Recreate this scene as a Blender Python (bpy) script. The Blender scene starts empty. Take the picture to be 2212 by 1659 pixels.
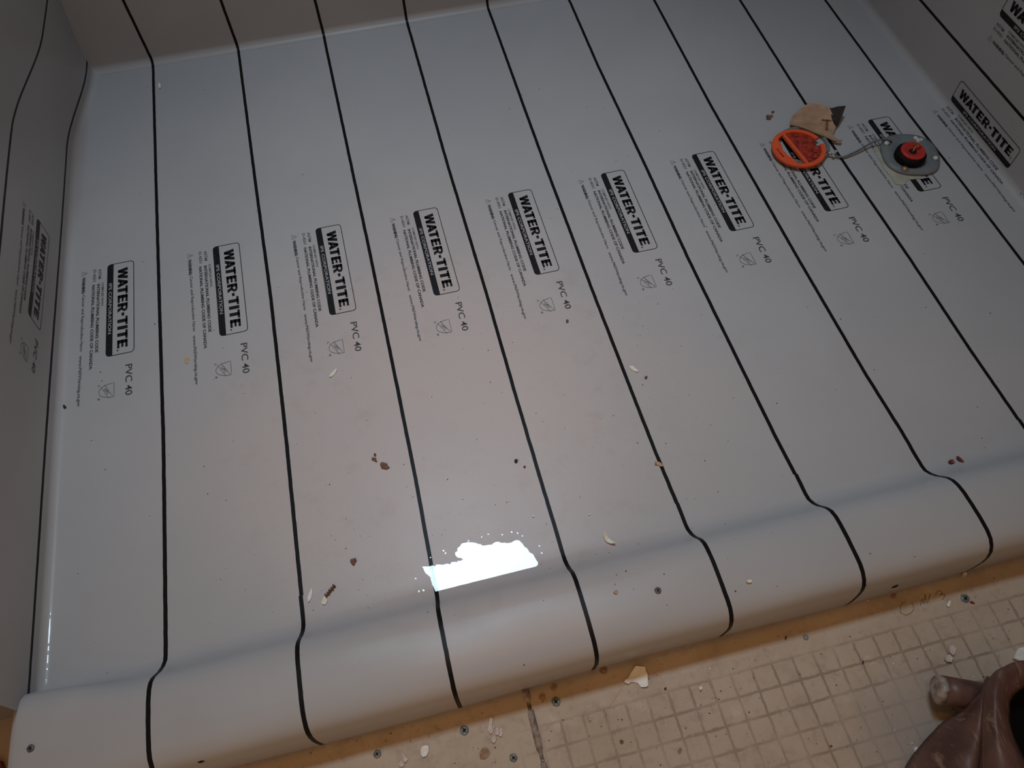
import bpy, bmesh, math, random
import numpy as np
from mathutils import Vector, Matrix

# ------------------------------------------------------------------ camera, light, exposure
random.seed(7)
scn = bpy.context.scene
COL = scn.collection
FW, FH, FPX = 2212, 1659, 1660.04
CR = np.array([[0.9704054, 0.2156481, -0.1086703],
               [-0.2408765, 0.8325852, -0.4987788],
               [-0.0170834, 0.5101938, 0.8598898]])
CP = np.array([0.4970674, -0.1464597, 0.8797075])
cam = bpy.data.cameras.new('camera')
cam.sensor_width = 36.0
cam.lens = FPX / FW * 36.0
cam.clip_start = 0.01
cam_ob = bpy.data.objects.new('camera', cam)
COL.objects.link(cam_ob)
m = Matrix([list(CR[0]) + [CP[0]], list(CR[1]) + [CP[1]], list(CR[2]) + [CP[2]], [0, 0, 0, 1]])
cam_ob.matrix_world = m
scn.camera = cam_ob

scn.view_settings.view_transform = 'Standard'
scn.view_settings.look = 'None'
scn.view_settings.gamma = 1.0
scn.view_settings.use_curve_mapping = False
scn.view_settings.exposure = 0.0

world = bpy.data.worlds.new('world')
scn.world = world
world.use_nodes = True
bg = world.node_tree.nodes['Background']
bg.inputs['Color'].default_value = (1.0, 0.645, 0.40, 1)
bg.inputs['Strength'].default_value = 0.34


def area(name, loc, size, size_y, power, color, target=None, spread=math.pi, rot=None):
    l = bpy.data.lights.new(name, 'AREA')
    l.shape = 'RECTANGLE'
    l.size, l.size_y = size, size_y
    l.energy = power
    l.color = color
    l.spread = spread
    o = bpy.data.objects.new(name, l)
    o.location = loc
    if target is not None:
        o.rotation_euler = (Vector(target) - Vector(loc)).to_track_quat('-Z', 'Y').to_euler()
    COL.objects.link(o)
    return o


# daylight coming down the skylight shaft over the shower (this is what the puddle mirrors)
area('skylight_daylight', (0.56, 0.885, 2.385), 0.58, 0.30, 4.1, (0.62, 0.825, 1.0), target=(0.58, 0.40, 0.0), spread=math.radians(60))
# warm ceiling lamp of the bathroom, above the curb
warm = bpy.data.lights.new('bathroom_ceiling_lamp', 'SPOT')
warm.energy = 19.0
warm.color = (1.0, 0.44, 0.03)
warm.shadow_soft_size = 0.22
warm.spot_size = math.radians(54)
warm.spot_blend = 1.0
warm_ob = bpy.data.objects.new('bathroom_ceiling_lamp', warm)
warm_ob.location = (0.58, 0.20, 2.1)
warm_ob.rotation_euler = (Vector((0.54, 0.34, 0)) - Vector((0.58, 0.20, 2.1))).to_track_quat('-Z', 'Y').to_euler()
COL.objects.link(warm_ob)

# ------------------------------------------------------------------ constants of the place
S = 0.1524            # one printed stripe every six inches
XL, XR, YB = 0.018, 1.442, 1.176   # left wall, right wall, back wall of the pan
RL, RR, RB = 0.010, 0.012, 0.012   # radii where the sheet turns up
ZF = -0.030           # bathroom subfloor in front of the curb


def smooth(t):
    t = min(1.0, max(0.0, t))
    return t * t * (3 - 2 * t)


PROF = [(0.150, 0.0), (0.135, 0.0001), (0.122, 0.0004), (0.1145, 0.0022), (0.107, 0.0085), (0.100, 0.0175), (0.095, 0.0265),
        (0.090, 0.0345), (0.084, 0.0405), (0.076, 0.0445), (0.064, 0.0468), (0.048, 0.0478), (0.032, 0.0478),
        (0.018, 0.0470), (0.009, 0.0445), (0.002, 0.0395), (-0.003, 0.0325), (-0.006, 0.022), (-0.0072, 0.010),
        (-0.0072, -0.006), (-0.0068, -0.020), (-0.0062, ZF)]


def hfun(x, y):
    """height of what lies at (x, y): pan floor, curb or subfloor"""
    if y < -0.0065 or x < 0.014 and y < 0.1:
        return ZF
    if y > 0.150:
        return 0.0
    for (ya, za), (yb, zb) in zip(PROF, PROF[1:]):
        if ya >= y >= yb and ya > yb:
            return za + (zb - za) * (ya - y) / (ya - yb)
    return ZF


def ray(px, py):
    d = np.array([(px - FW / 2) / FPX, -(py - FH / 2) / FPX, -1.0])
    return CR @ d


def on_z(px, py, z):
    d = ray(px, py)
    t = (z - CP[2]) / d[2]
    return Vector(CP + d * t)


def on(px, py):
    """the point of the floor, curb or subfloor seen at this spot"""
    d = ray(px, py)
    z0, z1 = 0.06, -0.04
    prev = None
    for k in range(400):
        z = z0 + (z1 - z0) * k / 399
        q = CP + d * ((z - CP[2]) / d[2])
        if hfun(q[0], q[1]) >= z:
            return Vector((q[0], q[1], hfun(q[0], q[1])))
    return Vector(q)


# how far each stripe strays from its straight run, in mm (the sheet was pulled while wet-set)
DEV = {0: [(0, 0), (1.2, 0)],
       1: [(0.10, 0), (.136, 0), (.277, .8), (.392, 1.2), (.61, -1.2), (.863, -3.6), (1.17, -6)],
       2: [(0.10, 0), (.124, .7), (.258, 1.9), (.352, 2.9), (.598, 2.8), (.837, -1.8), (1.168, -7)],
       3: [(0.10, 0), (.14, 0), (.25, 1.9), (.387, 2.0), (.633, 1.0), (.814, -.8), (1.139, -4.1)],
       4: [(0.10, .5), (.113, 1.0), (.223, -.3), (.349, -1.0), (.519, -.4), (.793, -3.0), (1.157, -1.8)],
       5: [(0.10, 0), (.125, .2), (.217, -2.6), (.31, -3.7), (.48, -4.9), (.753, -4.3), (1.134, .2)],
       6: [(0.10, 2.5), (.125, 2.5), (.199, -.6), (.303, -2.1), (.51, -4.4), (.711, -2.6), (.96, -2.8), (1.14, 1.3)],
       7: [(0.10, 4.5), (.125, 5.0), (.172, 4.3), (.263, .2), (.469, -2.2), (.81, -2.7), (1.112, 3.0)],
       8: [(0.10, 4.5), (.138, 3.8), (.265, 1.3), (.425, 1.6), (.636, -1.8), (.812, 0), (1.07, 5.2)],
       9: [(0.10, 2.5), (.536, 2.4), (.699, .3), (1.028, 5.2)],
       10: [(0, 0), (1.2, 0)]}


def _d1(i, y):
    i = min(10, max(0, i))
    L = DEV[i]
    if y <= L[0][0]:
        return L[0][1]
    for a, b in zip(L, L[1:]):
        if y <= b[0]:
            t = (y - a[0]) / (b[0] - a[0])
            return a[1] + (b[1] - a[1]) * t
    return L[-1][1]


def dev(u, y):
    f = u / S
    i = math.floor(f)
    t = f - i
    return ((1 - t) * _d1(i, y) + t * _d1(i + 1, y)) * 1e-3


def u_of_x(x, y):
    u = x
    for _ in range(4):
        u = x - dev(u, y)
    return u


def wall_shift_left(y, z):
    z = max(0.0, z)
    return 0.09 * max(0.0, z - 0.03) + 0.025 * smooth((y - (0.98 - 0.9 * z)) / 0.20) \
        + 0.0025 * math.sin(y * 9.0 + z * 20) * smooth(z / 0.08)


def surf(u, v, eps=0.0):
    """point of the sheet at printed coordinates (u across the stripes, v along them)"""
    x = u + dev(u, v)
    if x < XL + RL:
        s = XL + RL - x
        if s < RL * math.pi / 2:
            a = s / RL
            p = [XL + RL - RL * math.sin(a), v, RL * (1 - math.cos(a))]
            n = (math.sin(a), 0, math.cos(a))
        else:
            p = [XL, v, RL + s - RL * math.pi / 2]
            n = (1, 0, 0)
        p[0] += wall_shift_left(v, p[2])
    elif x > XR - RR:
        s = x - (XR - RR)
        if s < RR * math.pi / 2:
            a = s / RR
            p = [XR - RR + RR * math.sin(a), v, RR * (1 - math.cos(a))]
            n = (-math.sin(a), 0, math.cos(a))
        else:
            p = [XR, v, RR + s - RR * math.pi / 2]
            n = (-1, 0, 0)
    else:
        p = [x + 0.025 * smooth((v - 0.98) / 0.20) * (1 - smooth((x - XL - RL) / 0.11)), v, 0.0]
        n = (0, 0, 1)
    return Vector((p[0] + n[0] * eps, p[1], p[2] + n[2] * eps))


# ------------------------------------------------------------------ materials
def new_mat(name):
    mt = bpy.data.materials.new(name)
    mt.use_nodes = True
    nt = mt.node_tree
    return mt, nt, nt.nodes['Principled BSDF']


def N(nt, t, **kw):
    n = nt.nodes.new(t)
    for k, v in kw.items():
        setattr(n, k, v)
    return n


def mixc(nt, fac, a, b, mode='MIX'):
    n = N(nt, 'ShaderNodeMix', data_type='RGBA', blend_type=mode)
    for sock, val in ((n.inputs[0], fac), (n.inputs[6], a), (n.inputs[7], b)):
        if hasattr(val, 'is_output'):
            nt.links.new(val, sock)
        elif isinstance(val, (int, float)):
            sock.default_value = val
        else:
            sock.default_value = (*val, 1)
    return n.outputs[2]


def mth(nt, op, a, b=None, clamp=False):
    n = N(nt, 'ShaderNodeMath', operation=op, use_clamp=clamp)
    for k, v in enumerate((a, b)):
        if v is None:
            continue
        if hasattr(v, 'is_output'):
            nt.links.new(v, n.inputs[k])
        else:
            n.inputs[k].default_value = v
    return n.outputs[0]


def noise(nt, vec, scale, detail=3.0, rough=0.5):
    n = N(nt, 'ShaderNodeTexNoise')
    n.inputs['Scale'].default_value = scale
    n.inputs['Detail'].default_value = detail
    n.inputs['Roughness'].default_value = rough
    nt.links.new(vec, n.inputs['Vector'])
    return n.outputs['Fac']


def ramp(nt, val, lo, hi):
    n = N(nt, 'ShaderNodeMapRange', interpolation_type='SMOOTHSTEP')
    n.inputs[1].default_value = lo
    n.inputs[2].default_value = hi
    nt.links.new(val, n.inputs[0])
    return n.outputs[0]


def simple(name, col, rough=0.5, spec=0.5, metal=0.0, var=0.0, vscale=60, bump=0.0, alpha=1.0, trans=0.0, coat=0.0):
    mt, nt, b = new_mat(name)
    b.inputs['Roughness'].default_value = rough
    b.inputs['Specular IOR Level'].default_value = spec
    b.inputs['Metallic'].default_value = metal
    b.inputs['Alpha'].default_value = alpha
    b.inputs['Transmission Weight'].default_value = trans
    b.inputs['Coat Weight'].default_value = coat
    tc = N(nt, 'ShaderNodeTexCoord')
    f = noise(nt, tc.outputs['Object'], vscale, 4)
    c = mixc(nt, ramp(nt, f, 0.3, 0.7), [k * (1 - var) for k in col], [min(1, k * (1 + var)) for k in col])
    nt.links.new(c, b.inputs['Base Color'])
    if bump:
        bp = N(nt, 'ShaderNodeBump')
        bp.inputs['Strength'].default_value = bump
        bp.inputs['Distance'].default_value = 0.001
        nt.links.new(f, bp.inputs['Height'])
        nt.links.new(bp.outputs[0], b.inputs['Normal'])
    return mt


def liner_material():
    mt, nt, b = new_mat('grey_pvc_sheet')
    tc = N(nt, 'ShaderNodeTexCoord')
    geo = N(nt, 'ShaderNodeNewGeometry')
    uv = N(nt, 'ShaderNodeSeparateXYZ')
    nt.links.new(tc.outputs['UV'], uv.inputs[0])
    pos = geo.outputs['Position']
    # stripes: distance to the nearest multiple of the pitch
    wob = mth(nt, 'MULTIPLY', mth(nt, 'SUBTRACT', noise(nt, pos, 60, 2), 0.5), 0.0009)
    uu = mth(nt, 'ADD', mth(nt, 'DIVIDE', mth(nt, 'ADD', uv.outputs[0], wob), S), 0.5)
    dist = mth(nt, 'MULTIPLY', mth(nt, 'ABSOLUTE', mth(nt, 'SUBTRACT', mth(nt, 'FRACT', mth(nt, 'ADD', uu, 10.0)), 0.5)), S)
    line = mth(nt, 'LESS_THAN', dist, 0.0024)
    # general tone, warm dirt scuffs, small worn patches
    n1 = noise(nt, pos, 3.5, 4, 0.55)
    base = mixc(nt, ramp(nt, n1, 0.3, 0.75), (0.400, 0.406, 0.420), (0.440, 0.445, 0.456))
    n2 = noise(nt, pos, 28, 6, 0.7)
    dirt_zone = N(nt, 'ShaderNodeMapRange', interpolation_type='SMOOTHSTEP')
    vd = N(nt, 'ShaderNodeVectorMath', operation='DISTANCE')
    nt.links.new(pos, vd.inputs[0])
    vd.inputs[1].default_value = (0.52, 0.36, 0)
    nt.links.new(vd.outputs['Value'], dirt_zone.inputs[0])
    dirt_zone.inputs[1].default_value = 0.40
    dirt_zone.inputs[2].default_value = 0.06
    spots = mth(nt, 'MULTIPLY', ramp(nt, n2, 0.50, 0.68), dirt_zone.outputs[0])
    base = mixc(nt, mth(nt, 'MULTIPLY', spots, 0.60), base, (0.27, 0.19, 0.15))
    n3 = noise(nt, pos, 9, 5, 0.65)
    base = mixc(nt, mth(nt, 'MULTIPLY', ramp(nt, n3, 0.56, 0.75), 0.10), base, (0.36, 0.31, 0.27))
    warm_middle = N(nt, 'ShaderNodeMapRange', interpolation_type='SMOOTHSTEP')   # warmer, paler tone toward the middle of the pan floor
    nt.links.new(mth(nt, 'ADD', vd.outputs['Value'], mth(nt, 'MULTIPLY', noise(nt, pos, 4.5, 5, 0.6), 0.35)), warm_middle.inputs[0])
    warm_middle.inputs[1].default_value = 0.66
    warm_middle.inputs[2].default_value = 0.20
    base = mixc(nt, mth(nt, 'MULTIPLY', warm_middle.outputs[0], 0.9), base, (0.555, 0.465, 0.435))
    wear = ramp(nt, noise(nt, pos, 260, 3, 0.7), 0.66, 0.78)
    ink = mixc(nt, mth(nt, 'MULTIPLY', wear, 0.35), (0.010, 0.009, 0.010), (0.12, 0.11, 0.11))
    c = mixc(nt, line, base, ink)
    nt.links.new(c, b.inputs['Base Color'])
    nt.links.new(mth(nt, 'SUBTRACT', 0.26, mth(nt, 'MULTIPLY', line, 0.18)), b.inputs['Specular IOR Level'])
    rr = N(nt, 'ShaderNodeMapRange')
    nt.links.new(noise(nt, pos, 6, 4), rr.inputs[0])
    rr.inputs[3].default_value = 0.30
    rr.inputs[4].default_value = 0.42
    nt.links.new(rr.outputs[0], b.inputs['Roughness'])
    b.inputs['Specular IOR Level'].default_value = 0.26
    bp = N(nt, 'ShaderNodeBump')
    bp.inputs['Strength'].default_value = 0.10
    bp.inputs['Distance'].default_value = 0.0006
    nt.links.new(noise(nt, pos, 700, 2, 0.5), bp.inputs['Height'])
    nt.links.new(bp.outputs[0], b.inputs['Normal'])
    return mt


def board_material():
    mt, nt, b = new_mat('tan_cement_board')
    geo = N(nt, 'ShaderNodeNewGeometry')
    pos = geo.outputs['Position']
    sp = N(nt, 'ShaderNodeSeparateXYZ')
    nt.links.new(pos, sp.inputs[0])
    n1 = noise(nt, pos, 8, 5, 0.6)
    base = mixc(nt, ramp(nt, n1, 0.3, 0.7), (0.42, 0.335, 0.255), (0.50, 0.41, 0.325))
    n2 = noise(nt, pos, 70, 6, 0.75)
    base = mixc(nt, mth(nt, 'MULTIPLY', ramp(nt, n2, 0.50, 0.70), 0.55), base, (0.33, 0.25, 0.185))
    n4 = noise(nt, pos, 33, 4, 0.6)
    base = mixc(nt, mth(nt, 'MULTIPLY', ramp(nt, n4, 0.60, 0.74), 0.40), base, (0.64, 0.55, 0.47))
    n6 = noise(nt, pos, 15, 6, 0.72)
    base = mixc(nt, mth(nt, 'MULTIPLY', ramp(nt, n6, 0.54, 0.66), 0.35), base, (0.34, 0.265, 0.20))
    base = mixc(nt, mth(nt, 'MULTIPLY', ramp(nt, noise(nt, pos, 52, 5, 0.7), 0.62, 0.70), 0.5), base, (0.26, 0.20, 0.15))
    wob = mth(nt, 'MULTIPLY', mth(nt, 'SUBTRACT', noise(nt, pos, 150, 3), 0.5), 0.0034)

    def grid(comp, off):
        g = mth(nt, 'DIVIDE', mth(nt, 'ADD', mth(nt, 'SUBTRACT', comp, off), wob), 0.02465)
        d = mth(nt, 'ABSOLUTE', mth(nt, 'SUBTRACT', mth(nt, 'FRACT', mth(nt, 'ADD', g, 200.5)), 0.5))
        n = N(nt, 'ShaderNodeMapRange', interpolation_type='SMOOTHSTEP')
        nt.links.new(d, n.inputs[0])
        n.inputs[1].default_value = 0.085
        n.inputs[2].default_value = 0.030
        return n.outputs[0]
    gx = grid(sp.outputs[0], 0.733)
    gy = grid(sp.outputs[1], -0.0715)
    g = mth(nt, 'MAXIMUM', gx, gy)
    near = N(nt, 'ShaderNodeMapRange', interpolation_type='SMOOTHSTEP')
    nt.links.new(sp.outputs[1], near.inputs[0])
    near.inputs[1].default_value = -0.040
    near.inputs[2].default_value = -0.052
    fade = ramp(nt, noise(nt, pos, 22, 3, 0.6), 0.32, 0.62)
    fade = mth(nt, 'ADD', mth(nt, 'MULTIPLY', fade, 0.65), 0.25)
    ledge = N(nt, 'ShaderNodeMapRange', interpolation_type='SMOOTHSTEP')   # the left board is worn smooth
    nt.links.new(sp.outputs[0], ledge.inputs[0])
    ledge.inputs[1].default_value = 0.50
    ledge.inputs[2].default_value = 0.58
    ledge.inputs[3].default_value = 0.15
    g = mth(nt, 'MULTIPLY', mth(nt, 'MULTIPLY', g, near.outputs[0]), mth(nt, 'MULTIPLY', fade, ledge.outputs[0]))
    base = mixc(nt, g, base, (0.275, 0.21, 0.16))
    vg = N(nt, 'ShaderNodeVectorMath', operation='DISTANCE')      # bluish grout haze by the pouch
    nt.links.new(pos, vg.inputs[0])
    vg.inputs[1].default_value = (0.925, -0.150, ZF)
    hz = N(nt, 'ShaderNodeMapRange', interpolation_type='SMOOTHSTEP')
    nt.links.new(mth(nt, 'ADD', vg.outputs['Value'], mth(nt, 'MULTIPLY', noise(nt, pos, 25, 4, 0.6), 0.06)), hz.inputs[0])
    hz.inputs[1].default_value = 0.12
    hz.inputs[2].default_value = 0.04
    base = mixc(nt, mth(nt, 'MULTIPLY', hz.outputs[0], 0.7), base, (0.33, 0.30, 0.28))
    nt.links.new(base, b.inputs['Base Color'])
    b.inputs['Roughness'].default_value = 0.75
    bp = N(nt, 'ShaderNodeBump')
    bp.inputs['Strength'].default_value = 0.35
    bp.inputs['Distance'].default_value = 0.001
    h = mth(nt, 'SUBTRACT', noise(nt, pos, 90, 5, 0.7), g)
    nt.links.new(h, bp.inputs['Height'])
    nt.links.new(bp.outputs[0], b.inputs['Normal'])
    return mt


def water_material():
    mt, nt, b = new_mat('clear_water')
    nt.nodes.remove(b)
    out = nt.nodes['Material Output']
    tr = N(nt, 'ShaderNodeBsdfTransparent')
    gl = N(nt, 'ShaderNodeBsdfGlossy')
    geo = N(nt, 'ShaderNodeNewGeometry')
    pos = geo.outputs['Position']
    dust = ramp(nt, noise(nt, pos, 330, 3, 0.6), 0.66, 0.74)
    r = N(nt, 'ShaderNodeMapRange')
    nt.links.new(dust, r.inputs[0])
    r.inputs[3].default_value = 0.03
    r.inputs[4].default_value = 0.10
    nt.links.new(r.outputs[0], gl.inputs['Roughness'])
    fr = N(nt, 'ShaderNodeFresnel')
    fr.inputs['IOR'].default_value = 1.36
    mx = N(nt, 'ShaderNodeMixShader')
    nt.links.new(mth(nt, 'MULTIPLY', fr.outputs[0], mth(nt, 'SUBTRACT', 1.0, geo.outputs['Backfacing'])), mx.inputs[0])
    nt.links.new(tr.outputs[0], mx.inputs[1])
    nt.links.new(gl.outputs[0], mx.inputs[2])
    nt.links.new(mx.outputs[0], out.inputs['Surface'])
    return mt


def leather_material():
    mt, nt, b = new_mat('worn_brown_leather')
    tc = N(nt, 'ShaderNodeTexCoord')
    pos = tc.outputs['Object']
    mp = N(nt, 'ShaderNodeMapping')
    mp.inputs['Rotation'].default_value = (0, 0, math.radians(14))
    mp.inputs['Scale'].default_value = (1.0, 0.09, 0.3)
    nt.links.new(pos, mp.inputs[0])
    n0 = noise(nt, pos, 30, 4)
    base = mixc(nt, ramp(nt, n0, 0.35, 0.7), (0.085, 0.042, 0.037), (0.150, 0.080, 0.064))
    n1 = noise(nt, mp.outputs[0], 150, 6, 0.66)
    base = mixc(nt, mth(nt, 'MULTIPLY', ramp(nt, n1, 0.54, 0.68), 0.55), base, (0.36, 0.26, 0.17))
    nt.links.new(base, b.inputs['Base Color'])
    b.inputs['Roughness'].default_value = 0.48
    bp = N(nt, 'ShaderNodeBump')
    bp.inputs['Strength'].default_value = 0.3
    bp.inputs['Distance'].default_value = 0.001
    nt.links.new(noise(nt, mp.outputs[0], 160, 4), bp.inputs['Height'])
    nt.links.new(bp.outputs[0], b.inputs['Normal'])
    return mt


M = {}
M['liner'] = liner_material()
M['board'] = board_material()
M['water'] = water_material()
M['leather'] = leather_material()
M['black_ink'] = simple('black_ink', (0.014, 0.013, 0.015), 0.42, 0.15, var=0.6, vscale=500)
M['grey_ink'] = simple('grey_ink', (0.062, 0.064, 0.07), 0.42, 0.15, var=0.3, vscale=300)
M['faint_ink'] = simple('faint_grey_ink', (0.135, 0.14, 0.15), 0.42, 0.15, var=0.25, vscale=300)
M['sheet_grey'] = simple('sheet_grey', (0.33, 0.33, 0.34), 0.38, 0.2)
M['plaster'] = simple('unpainted_plaster', (0.30, 0.28, 0.26), 0.85, 0.3, var=0.08, vscale=6, bump=0.1)
M['ceiling'] = simple('flat_ceiling_paint', (0.55, 0.54, 0.52), 0.9, 0.2, var=0.04, vscale=4)
M['cream'] = simple('cream_paint_flake', (0.78, 0.72, 0.60), 0.6, 0.4, var=0.1, vscale=200)
M['white'] = simple('white_paint_flake', (0.80, 0.78, 0.74), 0.6, 0.4, var=0.08, vscale=200)
M['pinkgrey'] = simple('dusty_pinkish_flake', (0.60, 0.52, 0.48), 0.7, 0.3, var=0.12, vscale=200)
M['brown'] = simple('brown_chip', (0.16, 0.075, 0.045), 0.65, 0.4, var=0.35, vscale=250)
M['darkbrown'] = simple('dark_red_brown_chip', (0.14, 0.028, 0.022), 0.5, 0.5, var=0.4, vscale=250)
M['black'] = simple('black_speck', (0.02, 0.014, 0.012), 0.5, 0.4)
M['tan'] = simple('tan_crumb', (0.50, 0.34, 0.20), 0.65, 0.4, var=0.3, vscale=300)
M['stain'] = simple('brown_stain', (0.30, 0.19, 0.12), 0.7, 0.3, var=0.25, vscale=180)
M['steel'] = simple('dull_grey_screw_steel', (0.13, 0.125, 0.13), 0.5, 0.4, metal=0.2, var=0.3, vscale=300)
M['galv'] = simple('tarnished_galvanised_steel', (0.19, 0.21, 0.20), 0.6, 0.5, metal=0.3, var=0.45, vscale=260)
M['recess'] = simple('dark_screw_recess', (0.012, 0.010, 0.010), 0.7, 0.2)
M['orange'] = simple('orange_plastic', (0.74, 0.105, 0.035), 0.45, 0.3, var=0.05, vscale=90)
M['orange_dark'] = simple('recessed_orange_red_plastic', (0.30, 0.032, 0.018), 0.5, 0.3, var=0.45, vscale=150, bump=0.5)
M['red'] = simple('red_plastic', (0.50, 0.040, 0.032), 0.45, 0.3, var=0.12, vscale=120)
M['rubber'] = simple('black_rubber', (0.006, 0.006, 0.007), 0.6, 0.12, var=0.3, vscale=150)
M['greyplastic'] = simple('cloudy_grey_plastic', (0.175, 0.195, 0.20), 0.5, 0.3, var=0.10, vscale=60)
M['clear'] = simple('cloudy_clear_plastic', (0.55, 0.58, 0.56), 0.15, 0.7, var=0.3, vscale=150)
M['wire'] = simple('grey_wire', (0.13, 0.14, 0.15), 0.5, 0.4, var=0.35, vscale=150)
M['brass'] = simple('dull_brass', (0.48, 0.25, 0.09), 0.4, 0.5, metal=0.4, var=0.3, vscale=200)
M['card'] = simple('wet_tan_cardboard', (0.40, 0.255, 0.16), 0.6, 0.3, var=0.16, vscale=55)
M['card_dark'] = simple('dark_brown_corner', (0.030, 0.019, 0.015), 0.6, 0.15, var=0.6, vscale=200)  # darker brown right corner of the card
M['card_ink'] = simple('brown_ink', (0.20, 0.085, 0.04), 0.6, 0.3, var=0.2, vscale=250)
M['glue'] = simple('yellowish_glue_smear', (0.40, 0.40, 0.33), 0.4, 0.3, var=0.1, vscale=60)
M['dowel'] = simple('reddish_brown_wood', (0.125, 0.062, 0.052), 0.45, 0.5, var=0.3, vscale=60, bump=0.3)
M['dowel_end'] = simple('chipped_pale_end', (0.26, 0.225, 0.20), 0.5, 0.5, var=0.55, vscale=110, bump=0.5)
M['bluegrey'] = simple('blue_grey_grime', (0.30, 0.30, 0.33), 0.8, 0.3, var=0.2, vscale=40)
M['hair'] = simple('pale_fibre', (0.66, 0.55, 0.40), 0.5, 0.4)
M['seam'] = simple('grimy_filler', (0.28, 0.22, 0.18), 0.8, 0.3, var=0.5, vscale=120, bump=0.5)
M['mouth_shade'] = simple('black_mouth_shade', (0.006, 0.005, 0.005), 0.9, 0.1)  # shade of the pouch mouth, put into the colour
M['gap'] = simple('dark_gap', (0.05, 0.035, 0.025), 0.9, 0.2, var=0.3, vscale=120)


# ------------------------------------------------------------------ object helpers
def link(name, me, parent=None):
    o = bpy.data.objects.new(name, me)
    COL.objects.link(o)
    if parent is not None:
        o.parent = parent
        o.matrix_parent_inverse = Matrix.Identity(4)
        o.location = -parent.location
        o.location = Vector(o.location)
    return o


def tag(o, label, cat, group=None, kind=None):
    if label:
        o['label'] = label
    if cat:
        o['category'] = cat
    if group:
        o['group'] = group
    if kind:
        o['kind'] = kind
    return o


def empty(name, loc):
    o = bpy.data.objects.new(name, None)
    o.location = loc
    o.empty_display_size = 0.01
    COL.objects.link(o)
    return o


def mesh(name, verts, faces, mats, parent=None, smooth_=False, fmats=None):
    me = bpy.data.meshes.new(name)
    me.from_pydata([tuple(v) for v in verts], [], faces)
    if not isinstance(mats, (list, tuple)):
        mats = [mats]
    for k in mats:
        me.materials.append(k)
    if fmats:
        for i, k in enumerate(fmats):
            me.polygons[i].material_index = k
    if smooth_:
        for pl in me.polygons:
            pl.use_smooth = True
    me.update()
    return link(name, me, parent)


def recentre(o):
    """put a single-mesh thing's origin at its base"""
    me = o.data
    cs = [v.co.copy() for v in me.vertices]
    c = Vector(((min(v.x for v in cs) + max(v.x for v in cs)) / 2, (min(v.y for v in cs) + max(v.y for v in cs)) / 2, min(v.z for v in cs)))
    me.transform(Matrix.Translation(-c))
    o.location = o.location + c
    return o


def box(name, x0, x1, y0, y1, z0, z1, mat, parent=None, bevel=0.0):
    bm = bmesh.new()
    bmesh.ops.create_cube(bm, size=1)
    for v in bm.verts:
        v.co = Vector(((x0 + x1) / 2 + v.co.x * (x1 - x0), (y0 + y1) / 2 + v.co.y * (y1 - y0), (z0 + z1) / 2 + v.co.z * (z1 - z0)))
    if bevel:
        bmesh.ops.bevel(bm, geom=bm.edges[:], offset=bevel, segments=2, affect='EDGES')
    me = bpy.data.meshes.new(name)
    bm.to_mesh(me)
    bm.free()
    me.materials.append(mat)
    return link(name, me, parent)


def lathe(name, prof, mat, centre, seg=48, parent=None, axis=None, squash=(1, 1), wob=None, cap=True):
    """prof: (radius, height) from bottom to top around +Z at centre"""
    V, F = [], []
    for r, h in prof:
        for k in range(seg):
            a = 2 * math.pi * k / seg
            rr = r * (wob(a) if wob else 1)
            V.append(Vector((rr * math.cos(a) * squash[0], rr * math.sin(a) * squash[1], h)))
    for j in range(len(prof) - 1):
        for k in range(seg):
            F.append((j * seg + k, j * seg + (k + 1) % seg, (j + 1) * seg + (k + 1) % seg, (j + 1) * seg + k))
    if cap:
        F.append(tuple(range(seg - 1, -1, -1)))
        F.append(tuple((len(prof) - 1) * seg + k for k in range(seg)))
    if axis is not None:
        q = Vector((0, 0, 1)).rotation_difference(Vector(axis).normalized())
        V = [q @ v for v in V]
    V = [v + Vector(centre) for v in V]
    o = mesh(name, V, F, mat, parent)
    for pl in o.data.polygons:
        pl.use_smooth = len(pl.vertices) == 4
    return o


def tube(name, pts, rad, mat, parent=None, seg=8):
    V, F = [], []
    pts = [Vector(p) for p in pts]
    n = len(pts)
    for i, p in enumerate(pts):
        t = (pts[min(n - 1, i + 1)] - pts[max(0, i - 1)]).normalized()
        a = t.cross(Vector((0, 0, 1)))
        if a.length < 1e-4:
            a = Vector((1, 0, 0))
        a.normalize()
        b = t.cross(a)
        r = rad[i] if isinstance(rad, (list, tuple)) else rad
        for k in range(seg):
            w = 2 * math.pi * k / seg
            V.append(p + (a * math.cos(w) + b * math.sin(w)) * r)
    for i in range(n - 1):
        for k in range(seg):
            F.append((i * seg + k, i * seg + (k + 1) % seg, (i + 1) * seg + (k + 1) % seg, (i + 1) * seg + k))
    F.append(tuple(range(seg)))
    F.append(tuple((n - 1) * seg + k for k in range(seg - 1, -1, -1)))
    o = mesh(name, V, F, mat, parent, smooth_=True)
    return o


def spline(pts, n=8):
    """Catmull-Rom through points"""
    P = [Vector(p) for p in pts]
    P = [P[0] * 2 - P[1]] + P + [P[-1] * 2 - P[-2]]
    out = []
    for i in range(1, len(P) - 2):
        for k in range(n):
            t = k / n
            a, b, c, d = P[i - 1], P[i], P[i + 1], P[i + 2]
            out.append(0.5 * ((2 * b) + (c - a) * t + (2 * a - 5 * b + 4 * c - d) * t * t + (3 * b - a - 3 * c + d) * t ** 3))
    out.append(P[-2])
    return out


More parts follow.
